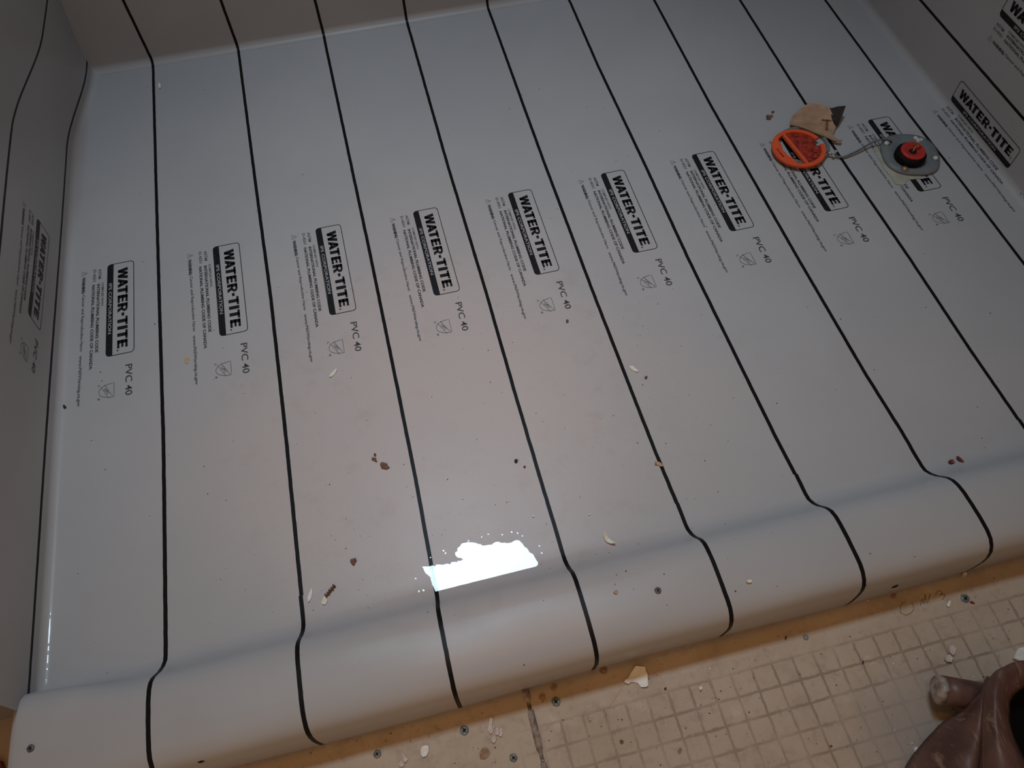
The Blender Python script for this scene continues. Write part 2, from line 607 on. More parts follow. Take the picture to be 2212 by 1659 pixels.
def flake(name, poly, z0, thick, mat, curl=0.0, subdiv=0, hf=None):
    """thin chip with outline poly [(x, y)], lying at height z0 (or on hf)"""
    bm = bmesh.new()
    cx = sum(p[0] for p in poly) / len(poly)
    cy = sum(p[1] for p in poly) / len(poly)
    R = max(math.hypot(p[0] - cx, p[1] - cy) for p in poly) or 1e-3
    vs = []
    for p in poly:
        vs.append(bm.verts.new((p[0], p[1], 0)))
    c = bm.verts.new((cx, cy, 0))
    for i in range(len(vs)):
        bm.faces.new((vs[i], vs[(i + 1) % len(vs)], c))
    bmesh.ops.subdivide_edges(bm, edges=bm.edges[:], cuts=1, use_grid_fill=True)
    bm.normal_update()
    top = bm.faces[:]
    for v in bm.verts:
        d = math.hypot(v.co.x - cx, v.co.y - cy) / R
        base = hf(v.co.x, v.co.y) if hf else z0
        v.co.z = base + 0.0003 + curl * d * d
    res = bmesh.ops.extrude_face_region(bm, geom=top)
    for v in [g for g in res['geom'] if isinstance(g, bmesh.types.BMVert)]:
        v.co.z += thick
    bmesh.ops.recalc_face_normals(bm, faces=bm.faces[:])
    me = bpy.data.meshes.new(name)
    bm.to_mesh(me)
    bm.free()
    me.materials.append(mat)
    return recentre(link(name, me))


def blob_poly(px, py, L, W, ang, n=9, seed=0, jag=0.22, bend=0.0):
    """irregular outline about L x W picture units, laid out on the surface it lies on"""
    rnd = random.Random(seed * 131 + 5)
    out = []
    ca, sa = math.cos(math.radians(ang)), math.sin(math.radians(ang))
    z = on(px, py).z
    for k in range(n):
        a = 2 * math.pi * k / n
        r = 1 + jag * (rnd.random() * 2 - 1)
        lx, ly = math.cos(a) * L / 2 * r, math.sin(a) * W / 2 * r
        ly += bend * (lx / (L / 2)) ** 2 * W
        q = on_z(px + lx * ca - ly * sa, py + lx * sa + ly * ca, z)
        out.append((q.x, q.y))
    if sum(out[i][0] * out[(i + 1) % n][1] - out[(i + 1) % n][0] * out[i][1] for i in range(n)) < 0:
        out.reverse()
    return out, z


# ------------------------------------------------------------------ the room
def panel(name, rows, mat, parent=None, uvs=None):
    """grid mesh from a list of rows of points, with uv"""
    nr, nc = len(rows), len(rows[0])
    V = [p for r in rows for p in r]
    F = [(i * nc + j, i * nc + j + 1, (i + 1) * nc + j + 1, (i + 1) * nc + j) for i in range(nr - 1) for j in range(nc - 1)]
    return V, F


tag(box('wall_left', -0.62, 0.010, 0.104, 1.30, -0.06, 2.4, M['plaster']), None, None, kind='structure')
tag(box('wall_back', 0.010, 1.56, 1.196, 1.30, -0.06, 2.4, M['plaster']), None, None, kind='structure')
tag(box('wall_right', 1.462, 1.56, -0.60, 1.196, -0.06, 2.4, M['plaster']), None, None, kind='structure')
tag(box('ceiling', -0.6, 1.56, -0.60, 1.30, 2.4, 2.46, M['ceiling']), None, None, kind='structure')
tag(box('floor_slope_bed', XL - 0.01, XR + 0.012, 0.085, YB + 0.012, -0.06, -0.004, M['plaster']), None, None, kind='structure')
bpy.data.objects['floor_slope_bed'].name = 'floor'
# cement boards of the bathroom floor, with the gap between them
for nm, a, b_ in (('floor_board', -0.60, 0.5285), ('floor_board', 0.5325, 1.46)):
    pass
fb1 = box('cement_board', -0.60, 0.5290, -0.60, 0.110, ZF - 0.012, ZF, M['board'], bevel=0.0006)
tag(recentre(fb1), 'smooth worn tan cement floor board left of the dirty seam', 'floor board', 'cement boards in front of the curb')
fb2 = box('cement_board', 0.5332, 1.460, -0.60, -0.004, ZF - 0.012, ZF, M['board'], bevel=0.0006)
tag(recentre(fb2), 'tan cement floor board scored with a square grid, right of the seam', 'floor board', 'cement boards in front of the curb')
tag(box('floor_subfloor', -0.60, 1.46, -0.60, 0.084, ZF - 0.03, ZF - 0.0125, M['gap']), None, None, kind='structure')
sm = []
yy = -0.008
rnd = random.Random(3)
V, F = [], []
ys = [-0.002 - 0.006 * k for k in range(60)]
for k, y in enumerate(ys):
    cx = 0.5311 - 0.0 * k
    hgt = ZF - 0.0045 + 0.0035 * math.sin(k * 0.9) * rnd.random() - (0.007 if k in (3, 4, 12, 13, 19) else 0)
    for s in (-1, 0, 1):
        V.append((cx + s * 0.0021, y, hgt + (0.0006 if s == 0 else 0)))
for k in range(len(ys) - 1):
    for s in (0, 1):
        F.append((k * 3 + s, k * 3 + s + 1, (k + 1) * 3 + s + 1, (k + 1) * 3 + s))
sf = mesh('seam_filler', V, F, M['seam'], smooth_=True)
sol = sf.modifiers.new('s', 'SOLIDIFY')
sol.thickness = 0.006
sol.offset = -1
tag(recentre(sf), 'grimy crumbling filler in the gap between the two floor boards', 'filler')


# ------------------------------------------------------------------ the liner
liner = empty('shower_pan_liner', (0.72, 0.10, 0.0))
tag(liner, 'grey PVC shower pan liner with black stripes draped over floor, walls and curb', 'shower liner')


def liner_part(name, chunks):
    """chunks: list of (rows of (point, u, v))"""
    V, F, UV = [], [], []
    for rows in chunks:
        b0 = len(V)
        nr, nc = len(rows), len(rows[0])
        for r in rows:
            for p, u, v in r:
                V.append(p)
                UV.append((u, v))
        for i in range(nr - 1):
            for j in range(nc - 1):
                F.append((b0 + i * nc + j, b0 + i * nc + j + 1, b0 + (i + 1) * nc + j + 1, b0 + (i + 1) * nc + j))
    o = mesh(name, V, F, M['liner'], liner, smooth_=True)
    uvl = o.data.uv_layers.new(name='UVMap')
    for lp in o.data.loops:
        uvl.data[lp.index].uv = UV[lp.vertex_index]
    return o


# pan floor with the left and right walls
HW = 0.31
us = []
xs_floor = list(np.linspace(XL + RL, XR - RR, 110))
arc_l = [XL + RL - RL * math.pi / 2 * t for t in np.linspace(1, 0, 9)[:-1]]
wall_l = [XL + RL - RL * math.pi / 2 - t for t in np.linspace(HW, 0, 22)[:-1]]
arc_r = [XR - RR + RR * math.pi / 2 * t for t in np.linspace(0, 1, 9)[1:]]
wall_r = [XR - RR + RR * math.pi / 2 + t for t in np.linspace(0, HW, 16)[1:]]
xcoord = wall_l + arc_l + xs_floor + arc_r + wall_r
ysp = [0.088, 0.094, 0.100, 0.108, 0.116] + list(np.linspace(0.125, YB + 0.012, 90))
rows = []
for y in ysp:
    r = []
    for x in xcoord:
        u = u_of_x(x, y)
        r.append((surf(u, y), u, y))
    rows.append(r)
# back wall
rowsb = []
sb = [YB - RB + RB * math.pi / 2 * t for t in np.linspace(0, 1, 9)] + [YB - RB + RB * math.pi / 2 + t for t in np.linspace(0, HW, 14)[1:]]
for s in sb:
    t = s - (YB - RB)
    if t <= RB * math.pi / 2 + 1e-9:
        a = t / RB
        y, z = YB - RB + RB * math.sin(a), RB * (1 - math.cos(a)) + 0.0002
    else:
        y, z = YB, RB + t - RB * math.pi / 2
    rowsb.append([(Vector((x, y, z)), u_of_x(x, 1.17), s) for x in np.linspace(0.0, XR + 0.012, 100)])
# curb cover
cl = 0
arc_len = [0.0]
for (ya, za), (yb, zb) in zip(PROF, PROF[1:]):
    arc_len.append(arc_len[-1] + math.hypot(yb - ya, zb - za))
XE = 0.013
ER = 0.011
nprof = []
for i, (y, z) in enumerate(PROF):
    a = PROF[max(0, i - 1)]
    b = PROF[min(len(PROF) - 1, i + 1)]
    t = Vector((b[0] - a[0], b[1] - a[1])).normalized()
    nprof.append(Vector((-t.y, t.x)) * -1)      # points out of the curb
for i, n in enumerate(nprof):
    if i < 8 and n.y < 0:
        nprof[i] = -n
colsx = []
for th in np.linspace(0, math.pi / 2, 7):
    colsx.append((XE + ER * (1 - math.cos(th)), ER * (1 - math.sin(th))))
for x in np.linspace(XE + ER, XR + 0.012, 115)[1:]:
    colsx.append((x, 0.0))
rowsc = []
PE = []
for i, (y, z) in enumerate(PROF):
    r = []
    for x, ins in colsx:
        n = nprof[i]
        f = 1.0 if i > 3 else i / 4.0
        yy, zz = y - n.x * ins * f, z - n.y * ins * f
        # slack folds of the sheet near its open end
        g = math.exp(-((x - 0.022 - 0.9 * max(0.0, y - 0.03)) / 0.010) ** 2) * smooth((0.17 - x) / 0.08) * smooth((z - 0.02) / 0.02)
        zz += 0.0016 * g if ins == 0 else 0
        # the back edge of the curb rounds off toward the open end
        k = smooth((0.15 - x) / 0.12)
        yy += k * 0.016 * smooth((z - 0.006) / 0.03) * smooth((y - 0.04) / 0.04)
        zz += 0.0007 * math.sin(x * 31) * math.sin(y * 40 + 1) * smooth((z - 0.02) / 0.02)
        yfree = smooth((0.0 - y) / 0.005) if y < 0 else 0
        yy += 0.0016 * math.sin(x * 11 + 0.6) * yfree * smooth((0.02 - z) / 0.04)
        u = u_of_x(x, 0.1)
        u2 = u + 0.0  # same stripe position along the curb
        r.append((Vector((x, yy, zz)), u2, -arc_len[i]))
    rowsc.append(r)
# closing side of the open end
side = []
for i in range(len(PROF)):
    p, u, v = rowsc[i][0]
    side.append([(p, u, v), (Vector((p.x, p.y, min(p.z, ZF + 0.0002) if p.z > ZF else p.z)), u, v - 0.01)])
liner_part('liner_sheet', [rows, rowsb, rowsc, side])


# ------------------------------------------------------------------ printing on the liner
def text_mesh(txt, x0, y0, w, h, bold=0.0):
    """flat text fitted into a box, as (verts, tris)"""
    cu = bpy.data.curves.new('t', 'FONT')
    cu.body = txt
    cu.size = 1.0
    cu.resolution_u = 3
    cu.offset = bold
    o = bpy.data.objects.new('t', cu)
    COL.objects.link(o)
    dg = bpy.context.evaluated_depsgraph_get()
    me = bpy.data.meshes.new_from_object(o.evaluated_get(dg))
    V = [(v.co.x, v.co.y) for v in me.vertices]
    F = [tuple(p.vertices) for p in me.polygons]
    bpy.data.objects.remove(o)
    bpy.data.curves.remove(cu)
    bpy.data.meshes.remove(me)
    ax, bx = min(v[0] for v in V), max(v[0] for v in V)
    ay, by = min(v[1] for v in V), max(v[1] for v in V)
    V = [(x0 + (v[0] - ax) / (bx - ax) * w, y0 + (v[1] - ay) / (by - ay) * h) for v in V]
    return V, F


class Art:
    def __init__(self):
        self.V, self.F, self.Mi, self.E = [], [], [], []

    def add(self, V, F, mi, layer=1):
        b = len(self.V)
        self.V += V
        self.E += [layer] * len(V)
        self.F += [tuple(b + i for i in f) for f in F]
        self.Mi += [mi] * len(F)

    def poly(self, pts, mi, layer=1):
        self.add(list(pts), [tuple(range(len(pts)))], mi, layer)

    def rect(self, x0, y0, x1, y1, mi, layer=1, n=1):
        for k in range(n):
            a, b = x0 + (x1 - x0) * k / n, x0 + (x1 - x0) * (k + 1) / n
            self.poly([(a, y0), (b, y0), (b, y1), (a, y1)], mi, layer)

    def stroke(self, pts, w, mi, layer=1, closed=False):
        n = len(pts)
        L, R = [], []
        for i in range(n):
            if closed:
                a, b = pts[i - 1], pts[(i + 1) % n]
            else:
                a, b = pts[max(0, i - 1)], pts[min(n - 1, i + 1)]
            t = Vector((b[0] - a[0], b[1] - a[1]))
            t.normalize()
            L.append((pts[i][0] - t.y * w / 2, pts[i][1] + t.x * w / 2))
            R.append((pts[i][0] + t.y * w / 2, pts[i][1] - t.x * w / 2))
        m_ = n if closed else n - 1
        for i in range(m_):
            j = (i + 1) % n
            self.poly([R[i], R[j], L[j], L[i]], mi, layer)


def bold_letters(art, x0, y0, w, h, mi):
    """WATER-TITE in heavy block capitals; units of one letter height"""
    st = 0.27          # stem
    br = 0.215         # bar
    shapes = []        # (polys, advance)

    def W_():
        d = 0.27
        o = 1.02
        return [[(0, 1), (d, 1), (0.395, 0), (0.175, 0)], [(0.175, 0), (0.395, 0), (0.60, 1), (0.43, 1)],
                [(0.43, 1), (0.60, 1), (0.855, 0), (0.635, 0)], [(0.635, 0), (0.855, 0), (o + 0.01, 1), (o - 0.25, 1)]], o + 0.01

    def A_():
        return [[(0, 0), (0.27, 0), (0.52, 1), (0.28, 1)], [(0.28, 1), (0.52, 1), (0.80, 0), (0.53, 0)],
                [(0.18, 0.18), (0.62, 0.18), (0.57, 0.37), (0.23, 0.37)]], 0.80

    def T_():
        return [[(0, 1 - br), (0.70, 1 - br), (0.70, 1), (0, 1)], [(0.35 - st / 2, 0), (0.35 + st / 2, 0), (0.35 + st / 2, 1), (0.35 - st / 2, 1)]], 0.70

    def E_():
        return [[(0, 0), (st, 0), (st, 1), (0, 1)], [(0, 0), (0.64, 0), (0.64, br), (0, br)],
                [(0, 1 - br), (0.63, 1 - br), (0.63, 1), (0, 1)], [(0, 0.40), (0.58, 0.40), (0.58, 0.60), (0, 0.60)]], 0.64

    def R_():
        P = [[(0, 0), (st, 0), (st, 1), (0, 1)], [(0, 1 - 0.2), (0.42, 1 - 0.2), (0.42, 1), (0, 1)], [(0, 0.38), (0.42, 0.38), (0.42, 0.56), (0, 0.56)],
             [(0.36, 0.42), (0.50, 0.36), (0.66, 0), (0.38, 0)]]
        P[3] = [(0.30, 0.44), (0.52, 0.44), (0.74, 0), (0.46, 0)]
        for k in range(8):
            a0, a1 = -math.pi / 2 + math.pi * k / 8, -math.pi / 2 + math.pi * (k + 1) / 8
            c = (0.40, 0.69)
            P.append([(c[0] + 0.11 * math.cos(a0), c[1] + 0.12 * math.sin(a0)), (c[0] + 0.31 * math.cos(a0), c[1] + 0.31 * math.sin(a0)),
                      (c[0] + 0.31 * math.cos(a1), c[1] + 0.31 * math.sin(a1)), (c[0] + 0.11 * math.cos(a1), c[1] + 0.12 * math.sin(a1))])
        return P, 0.74

    def dot():
        return [[(0.04, 0.38), (0.30, 0.42), (0.26, 0.68), (0, 0.64)]], 0.30

    def I_():
        return [[(0, 0), (st, 0), (st, 1), (0, 1)]], st
    gaps = [-0.06, -0.10, 0.09, 0.09, 0.06, 0.06, 0.09, 0.09, 0.09, 0]
    x = 0
    allp = []
    for fn, g in zip((W_, A_, T_, E_, R_, dot, T_, I_, T_, E_), gaps):
        P, adv = fn()
        for pl in P:
            allp.append([(x + a, b) for a, b in pl])
        x += adv + g
    k = w / x
    for pl in allp:
        art.poly([(x0 + a * k, y0 + b * h) for a, b in pl], mi, 1)


# art frame: X = reading direction (metres from the start edge of the logo), Y = metres up from the logo's bottom edge
art = Art()
LW, LH = 0.1669, 0.0379
r = 0.0052
cor = [(r, r, math.pi), (LW - r, r, 1.5 * math.pi), (LW - r, LH - r, 0), (r, LH - r, math.pi / 2)]
outline = []
for cx, cy, a0 in cor:
    for k in range(6):
        a = a0 + math.pi / 2 * k / 5
        outline.append((cx + r * math.cos(a), cy + r * math.sin(a)))
art.stroke(outline, 0.0010, 0, 1, closed=True)
# the black bar along the bottom
art.rect(r, 0.0004, LW - r, 0.0085, 0, 1, n=36)
for sgn, ox in ((1, r), (-1, LW - r)):
    pts_ = [(ox, 0.0085), (ox, 0.0004)]
    for k in range(1, 6):
        a = math.pi / 2 * k / 5
        pts_.append((ox - sgn * (r - 0.0004) * math.sin(a), r - (r - 0.0004) * math.cos(a)))
    pts_.append((ox - sgn * (r - 0.0004), 0.0085))
    art.poly(pts_ if sgn < 0 else pts_[::-1], 0, 1)
bold_letters(art, 0.0105, 0.0150, 0.1460, 0.0142, 0)
V, F = text_mesh('IPS CORPORATION', 0.0365, 0.0022, 0.0925, 0.0046, 0.025)
art.add(V, F, 3, 2)
V, F = text_mesh('\u00ae', 0.1585, 0.0142, 0.0030, 0.0030, 0.01)
art.add(V, F, 1)
for txt, x0, y0, w, h, b_, mi in (
        ('COMPLIES WITH', 0.0315, -0.0085, 0.043, 0.0034, 0.02, 2),
        ('INTERNATIONAL PLUMBING CODE', 0.033, -0.0150, 0.123, 0.0043, 0.03, 1),
        ('NATIONAL PLUMBING CODE OF CANADA', 0.033, -0.0222, 0.150, 0.0043, 0.03, 1),
        ('ASTM', 0.004, -0.0135, 0.0195, 0.0044, 0.025, 2),
        ('D-4551', 0.004, -0.0212, 0.0225, 0.0044, 0.025, 2),
        ('WARNING:', 0.0150, -0.0368, 0.0310, 0.0048, 0.05, 1),
        ('Cancer and Reproductive Harm', 0.0480, -0.0368, 0.101, 0.0052, 0.025, 2),
        ('www.P65Warning.ca.gov', 0.156, -0.0372, 0.083, 0.0054, 0.035, 2),
        ('PVC 40', 0.187, 0.0262, 0.050, 0.0092, 0.008, 1)):
    V, F = text_mesh(txt, x0, y0, w, h, b_)
    art.add(V, F, mi)
# warning triangle
tri = [(0.0035, -0.0370), (0.0125, -0.0370), (0.0080, -0.0295)]
art.stroke(tri, 0.0008, 2, 1, closed=True)
art.rect(0.00765, -0.0345, 0.00835, -0.0320, 2)
art.rect(0.00765, -0.0360, 0.00835, -0.0353, 2)
# certification shield, with a slanted band across it
sx, sy = 0.2120, 0.0115
sh = [(sx, sy), (sx + 0.023, sy)]
for k in range(1, 9):
    t = k / 8
    sh.append((sx + 0.023 - 0.0115 * t + 0.0025 * math.sin(math.pi * t), sy - 0.0200 * math.sin(t * math.pi / 2)))
for k in range(7, 0, -1):
    t = k / 8
    sh.append((sx + 0.0115 * t - 0.0025 * math.sin(math.pi * t), sy - 0.0200 * math.sin(t * math.pi / 2)))
art.stroke(sh, 0.0007, 2, 1, closed=True)
art.stroke([(sx + 0.0005, sy - 0.0125), (sx + 0.0225, sy - 0.0015)], 0.0006, 2)
art.stroke([(sx + 0.0035, sy - 0.0170), (sx + 0.0238, sy - 0.0070)], 0.0006, 2)
V, F = text_mesh('UPC', -0.0055, -0.0020, 0.0110, 0.0040, 0.01)
ca, sa = math.cos(0.47), math.sin(0.47)
art.add([(sx + 0.0118 + a * ca - b * sa, sy - 0.0095 + a * sa + b * ca) for a, b in V], F, 2)
V, F = text_mesh('c', sx - 0.0005, sy - 0.0215, 0.0032, 0.0030)
art.add(V, F, 2)
V, F = text_mesh('\u00ae', sx + 0.0205, sy - 0.0215, 0.0034, 0.0034)
art.add(V, F, 1)

LABELS = [(0, 0.025, 0.0), (1, 0.0068, 0.0), (2, 0.002, 0.0007), (3, -0.001, 0.001), (4, -0.0048, 0.0), (5, -0.005, 0.0), (6, -0.002, 0.0),
          (7, 0.0008, 0.0), (8, 0.001, 0.0), (9, 0.002, 0.001), (10, 0.0, 0.0), (11, 0.0, 0.0)]
POSN = {0: 'on the left upturned wall', 10: 'at the foot of the right wall', 11: 'higher on the right wall, by the picture corner'}
for i, dv, du in LABELS:
    u0 = (i - 1) * S + 0.0786 + du
    v0 = 0.7057 + dv
    VV = []
    for (X, Y), e in zip(art.V, art.E):
        VV.append(surf(u0 + Y, v0 - X, 0.00035 * e))
    o = mesh('printed_label', VV, art.F, [M['black_ink'], M['grey_ink'], M['faint_ink'], M['sheet_grey']], liner, fmats=art.Mi)
    o['label'] = 'black printed lettering and boxed logo'


# ------------------------------------------------------------------ puddle
pud = [(912, 1224), (940, 1222), (975, 1216), (1005, 1209), (990, 1205), (984, 1196), (990, 1183), (1000, 1174), (1012, 1171), (1030, 1173), (1045, 1178),
       (1058, 1177), (1075, 1171), (1088, 1172), (1104, 1172), (1112, 1166), (1121, 1166), (1133, 1180), (1147, 1194), (1157, 1205), (1162, 1218), (1157, 1227),
       (1145, 1232), (1110, 1237), (1075, 1245), (1050, 1254), (1020, 1264), (985, 1271), (960, 1276), (942, 1280), (936, 1268), (930, 1250), (920, 1236)]
rnd = random.Random(11)
fine = []
for (ax, ay), (bx, by) in zip(pud, pud[1:] + pud[:1]):
    n = max(1, int(math.hypot(bx - ax, by - ay) / 3))
    for k in range(n):
        t = k / n
        low = ay > 1228 and by > 1228 and ax > 940
        j = 0.25 if low else 1.9
        fine.append((ax + (bx - ax) * t + rnd.uniform(-j, j), ay + (by - ay) * t + rnd.uniform(-j, j)))
bm = bmesh.new()
vs = []
for a, b_ in fine:
    q = on_z(a, b_, 0.0018)
    vs.append(bm.verts.new(q))
f = bm.faces.new(vs)
bm.normal_update()
if f.normal.z < 0:
    bmesh.ops.reverse_faces(bm, faces=[f])
bmesh.ops.triangulate(bm, faces=bm.faces[:])
me = bpy.data.meshes.new('water_puddle')
bm.to_mesh(me)
bm.free()
me.materials.append(M['water'])
po = link('water_puddle', me)
tag(recentre(po), 'thin ragged water puddle mirroring white daylight, against the curb', 'puddle')


# added glossy strips on the left cove, shaped to catch the skylight as glints
segs = [(1128, 1140), (1150, 1166), (1172, 1228), (1234, 1240), (1250, 1292), (1298, 1332), (1337, 1392), (1396, 1408), (1414, 1436), (1442, 1452), (1466, 1484)]
rnd = random.Random(5)
for k, (ya, yb) in enumerate(segs):
    V, F = [], []
    y0_, y1_ = on_z(105, ya, 0.001).y, on_z(92, yb, 0.001).y
    n_ = 10
    for q in range(n_ + 1):
        t = q / n_
        y_ = y0_ + (y1_ - y0_) * t
        half = math.radians(11) * math.sqrt(max(0.02, math.sin(math.pi * min(0.97, max(0.03, t))))) * rnd.uniform(0.8, 1.1)
        for w_ in (-1, -0.5, 0, 0.5, 1):
            a = math.radians(21) + half * w_
            V.append((XL + RL - (RL - 0.0003) * math.sin(a) + wall_shift_left(y_, 0.001), y_, RL - (RL - 0.0003) * math.cos(a)))
    for q in range(n_):
        for w_ in range(4):
            F.append((q * 5 + w_, q * 5 + w_ + 1, (q + 1) * 5 + w_ + 1, (q + 1) * 5 + w_))
    o = mesh('glint_strip', V, F, M['water'], smooth_=True)
    if o.data.polygons[0].normal.z < 0:
        o.data.flip_normals()
    tag(recentre(o), 'added glossy strip shaping a thin glint in the left floor crease', 'water streak', 'added glint strips in the left crease')

# ------------------------------------------------------------------ screws
def screw(px, py, R, label, cross=True, mat='steel', sink=0.0, lift=0.0):
    p = on(px, py) + Vector((0, 0, lift))
    root = empty('screw', p)
    tag(root, label, 'screw')
    w = lambda a: 1 + 0.03 * math.sin(a * 5 + px)
    lathe('screw_head', [(R * 0.93, -0.0008 - sink), (R, 0.0004 - sink), (R * 0.96, 0.0011 - sink), (R * 0.45, 0.0013 - sink)], M[mat], p, 28, root, wob=w)
    if cross:
        a = Art()
        for k in (0.5, 0.5 + math.pi / 2):
            c, s = math.cos(k), math.sin(k)
            a.stroke([(-c * R * .52, -s * R * .52), (c * R * .52, s * R * .52)], R * 0.26, 0)
        mesh('drive_recess', [(p.x + x, p.y + y, p.z + 0.0015 - sink) for x, y in a.V], a.F, M['recess'], root)
    return root


screw(1421, 1276, 0.0037, 'grey cross-head screw through the liner on top of the curb, near its middle')
screw(68, 1617, 0.0037, 'dark screw in the curb top at its rounded left end', lift=0.0012)
screw(1003, 1578, 0.0050, 'tarnished screw head in the floor board, left of the pale flake cluster', True, 'galv')
screw(1201, 1516, 0.0050, 'round tarnished screw head just right of the board seam', True, 'galv')
screw(2084, 1293, 0.0050, 'dark green-grey screw head in the floor board at far right', True, 'galv')
screw(1109, 1637, 0.0042, 'sunken screw in a smooth filled patch, bottom of the left board', True, 'galv')
screw(815, 1629, 0.0042, 'tarnished hook-shaped screw head nearest the curb on the left board', True, 'galv')
screw(1740, 1377, 0.0030, 'small greenish screw at the edge of the curb shadow', False, 'galv')
# screw through the liner high on the left wall
d = ray(3, 82)
t = (0.052 - CP[0]) / d[0]
q = Vector(CP + d * t)
so = lathe('screw', [(0.0045, 0), (0.0045, 0.0012), (0.003, 0.002)], M['recess'], q, 20, None, axis=(1, 0, 0.1))
tag(recentre(so), 'black screw head on the left wall by the picture edge', 'screw')


# ------------------------------------------------------------------ drain with test plug
def pt(px, py, z):
    return on_z(px, py, z)


drain = empty('shower_drain', pt(1964, 334, 0.0))
tag(drain, 'grey round shower drain flange with bolts in the liner near the right wall', 'drain')
dc = pt(1964, 337, 0.0)


def dw(a):
    return 1 + 0.035 * math.cos(4 * (a - 0.5))


lathe('clamping_ring', [(0.0455, 0.0004), (0.0462, 0.003), (0.0450, 0.0055), (0.036, 0.0062), (0.026, 0.0056), (0.024, 0.003)], M['greyplastic'], dc, 64, drain, squash=(1.0, 1.02), wob=dw)
# yellow glue squeezed out beside the flange
gp = [(1893, 312), (1886, 322), (1900, 345), (1912, 368), (1925, 382), (1935, 398), (1952, 400), (1962, 388), (1990, 386), (1988, 380), (1960, 378), (1930, 365), (1910, 345)]
bm = bmesh.new()
vs = [bm.verts.new(on_z(a, b_, 0.0008)) for a, b_ in gp]
f = bm.faces.new(vs)
bm.normal_update()
if f.normal.z < 0:
    bmesh.ops.reverse_faces(bm, faces=[f])
bmesh.ops.triangulate(bm, faces=bm.faces[:])
me = bpy.data.meshes.new('glue_smear')
bm.to_mesh(me)
bm.free()
me.materials.append(M['glue'])
go = link('glue_smear', me, drain)
go['label'] = 'yellowish glue squeezed out at the rim'
for bx, by in ((1912, 316), (2016, 348), (1951, 371)):
    b_ = lathe('bolt', [(0.0042, 0.005), (0.0045, 0.0066), (0.0038, 0.0085), (0.002, 0.009)], M['clear'] if by < 360 else M['brass'], pt(bx, by, 0.0), 6, drain)
    lathe('washer', [(0.0066, 0.0050), (0.0068, 0.0063), (0.0055, 0.0066)], M['wire'], pt(bx, by, 0.0), 24, drain)
plug = empty('drain_test_plug', pt(1962, 336, 0.006))
tag(plug, 'black rubber test plug with red plastic top in the drain', 'drain plug')
pc = pt(1963, 341, 0.006)


def rub(a):
    return 1 + 0.018 * abs(math.sin(a * 9))


lathe('rubber_ring', [(0.0225, 0.0), (0.0232, 0.002), (0.0232, 0.0095), (0.0215, 0.0120), (0.017, 0.0122)], M['rubber'], pc, 72, plug, wob=rub)
pr = pc + Vector((0.0012, 0, 0.0118))
lathe('red_top', [(0.0188, 0.0), (0.0190, 0.0028), (0.0178, 0.0042), (0.0130, 0.0044), (0.0120, 0.0026), (0.0068, 0.0022), (0.0058, 0.0002)], M['red'], pr, 48, plug)
lathe('centre_hole', [(0.0056, 0.0012), (0.0050, 0.0026)], M['recess'], pr, 24, plug)
s0 = pr + Vector((0, 0, 0.002))
s1 = pt(1983, 304, 0.036)
tube('stud', [s0, s0.lerp(s1, 0.5), s1], 0.0012, M['brass'], plug)
for k, (a, b_) in enumerate((((1975, 297), 0.036), ((1991, 302), 0.036))):
    w = pt(a[0], a[1], b_)
    tube('wing', [s1, s1.lerp(w, 0.5) + Vector((0, 0, 0.001)), w], [0.0018, 0.0030, 0.0024], M['clear'], plug, 10)
lathe('wing_nut', [(0.0026, -0.003), (0.003, 0), (0.0022, 0.003)], M['clear'], s1, 16, plug)

# orange strainer disc lying on its grey ring
disc = empty('orange_test_cap', pt(1726, 322, 0.0))
tag(disc, 'flat round orange plastic cap with a slot, wired to the drain', 'plastic cap')
ZC = 0.0085
oc = pt(1725, 321, ZC)
gc = pt(1733, 318, 0.0)
lathe('grey_backing_ring', [(0.0380, 0.0004), (0.0415, 0.0003), (0.042, 0.002), (0.042, 0.0055), (0.0410, 0.0064), (0.0388, 0.0064), (0.0380, 0.0004)], M['greyplastic'], gc, 56, disc, cap=False)
# rim
A_ = Art()
RO = 0.0425
cdir = on_z(1745, 355, ZC) - on_z(1697, 297, ZC)
cdir = Vector((cdir.x, cdir.y)).normalized()            # along the slot bar
cn = Vector((-cdir.y, cdir.x))                          # toward the recessed half or away
toright = on_z(1780, 300, ZC) - oc
if cn.dot(Vector((toright.x, toright.y))) < 0:
    cn = -cn


def loc2(a, b):
    return (cdir.x * a + cn.x * b, cdir.y * a + cn.y * b)


def ring_piece(name, inner, outer, z0, z1, mat, seg=72, skip=None):
    V, F = [], []
    ks = list(range(seg + 1))
    ang = [2 * math.pi * k / seg for k in ks]
    keep = [a for a in ang if not (skip and skip[0] < a < skip[1])]
    if skip:
        keep = [a for a in ang if a >= skip[1]] + [a + 2 * math.pi for a in ang if 0 < a <= skip[0]]
    for a in keep:
        ri, ro = inner(a), outer(a)
        for rr_, z in ((ri, z0), (ro, z0), (ro, z1 - 0.0008), (ro - 0.0008, z1), (ri + 0.0006, z1), (ri, z1 - 0.0006)):
            x, y = loc2(math.cos(a) * rr_, math.sin(a) * rr_)
            V.append((oc.x + x, oc.y + y, z))
    n = len(keep)
    for i in range(n - 1):
        for k in range(6):
            F.append((i * 6 + k, (i + 1) * 6 + k, (i + 1) * 6 + (k + 1) % 6, i * 6 + (k + 1) % 6))
    if skip:
        F.append((5, 4, 3, 2, 1, 0))
        F.append(tuple((n - 1) * 6 + k for k in range(6)))
    o = mesh(name, V, F, mat, disc)
    bm = bmesh.new()
    bm.from_mesh(o.data)
    bmesh.ops.recalc_face_normals(bm, faces=bm.faces[:])
    bm.to_mesh(o.data)
    bm.free()
    return o


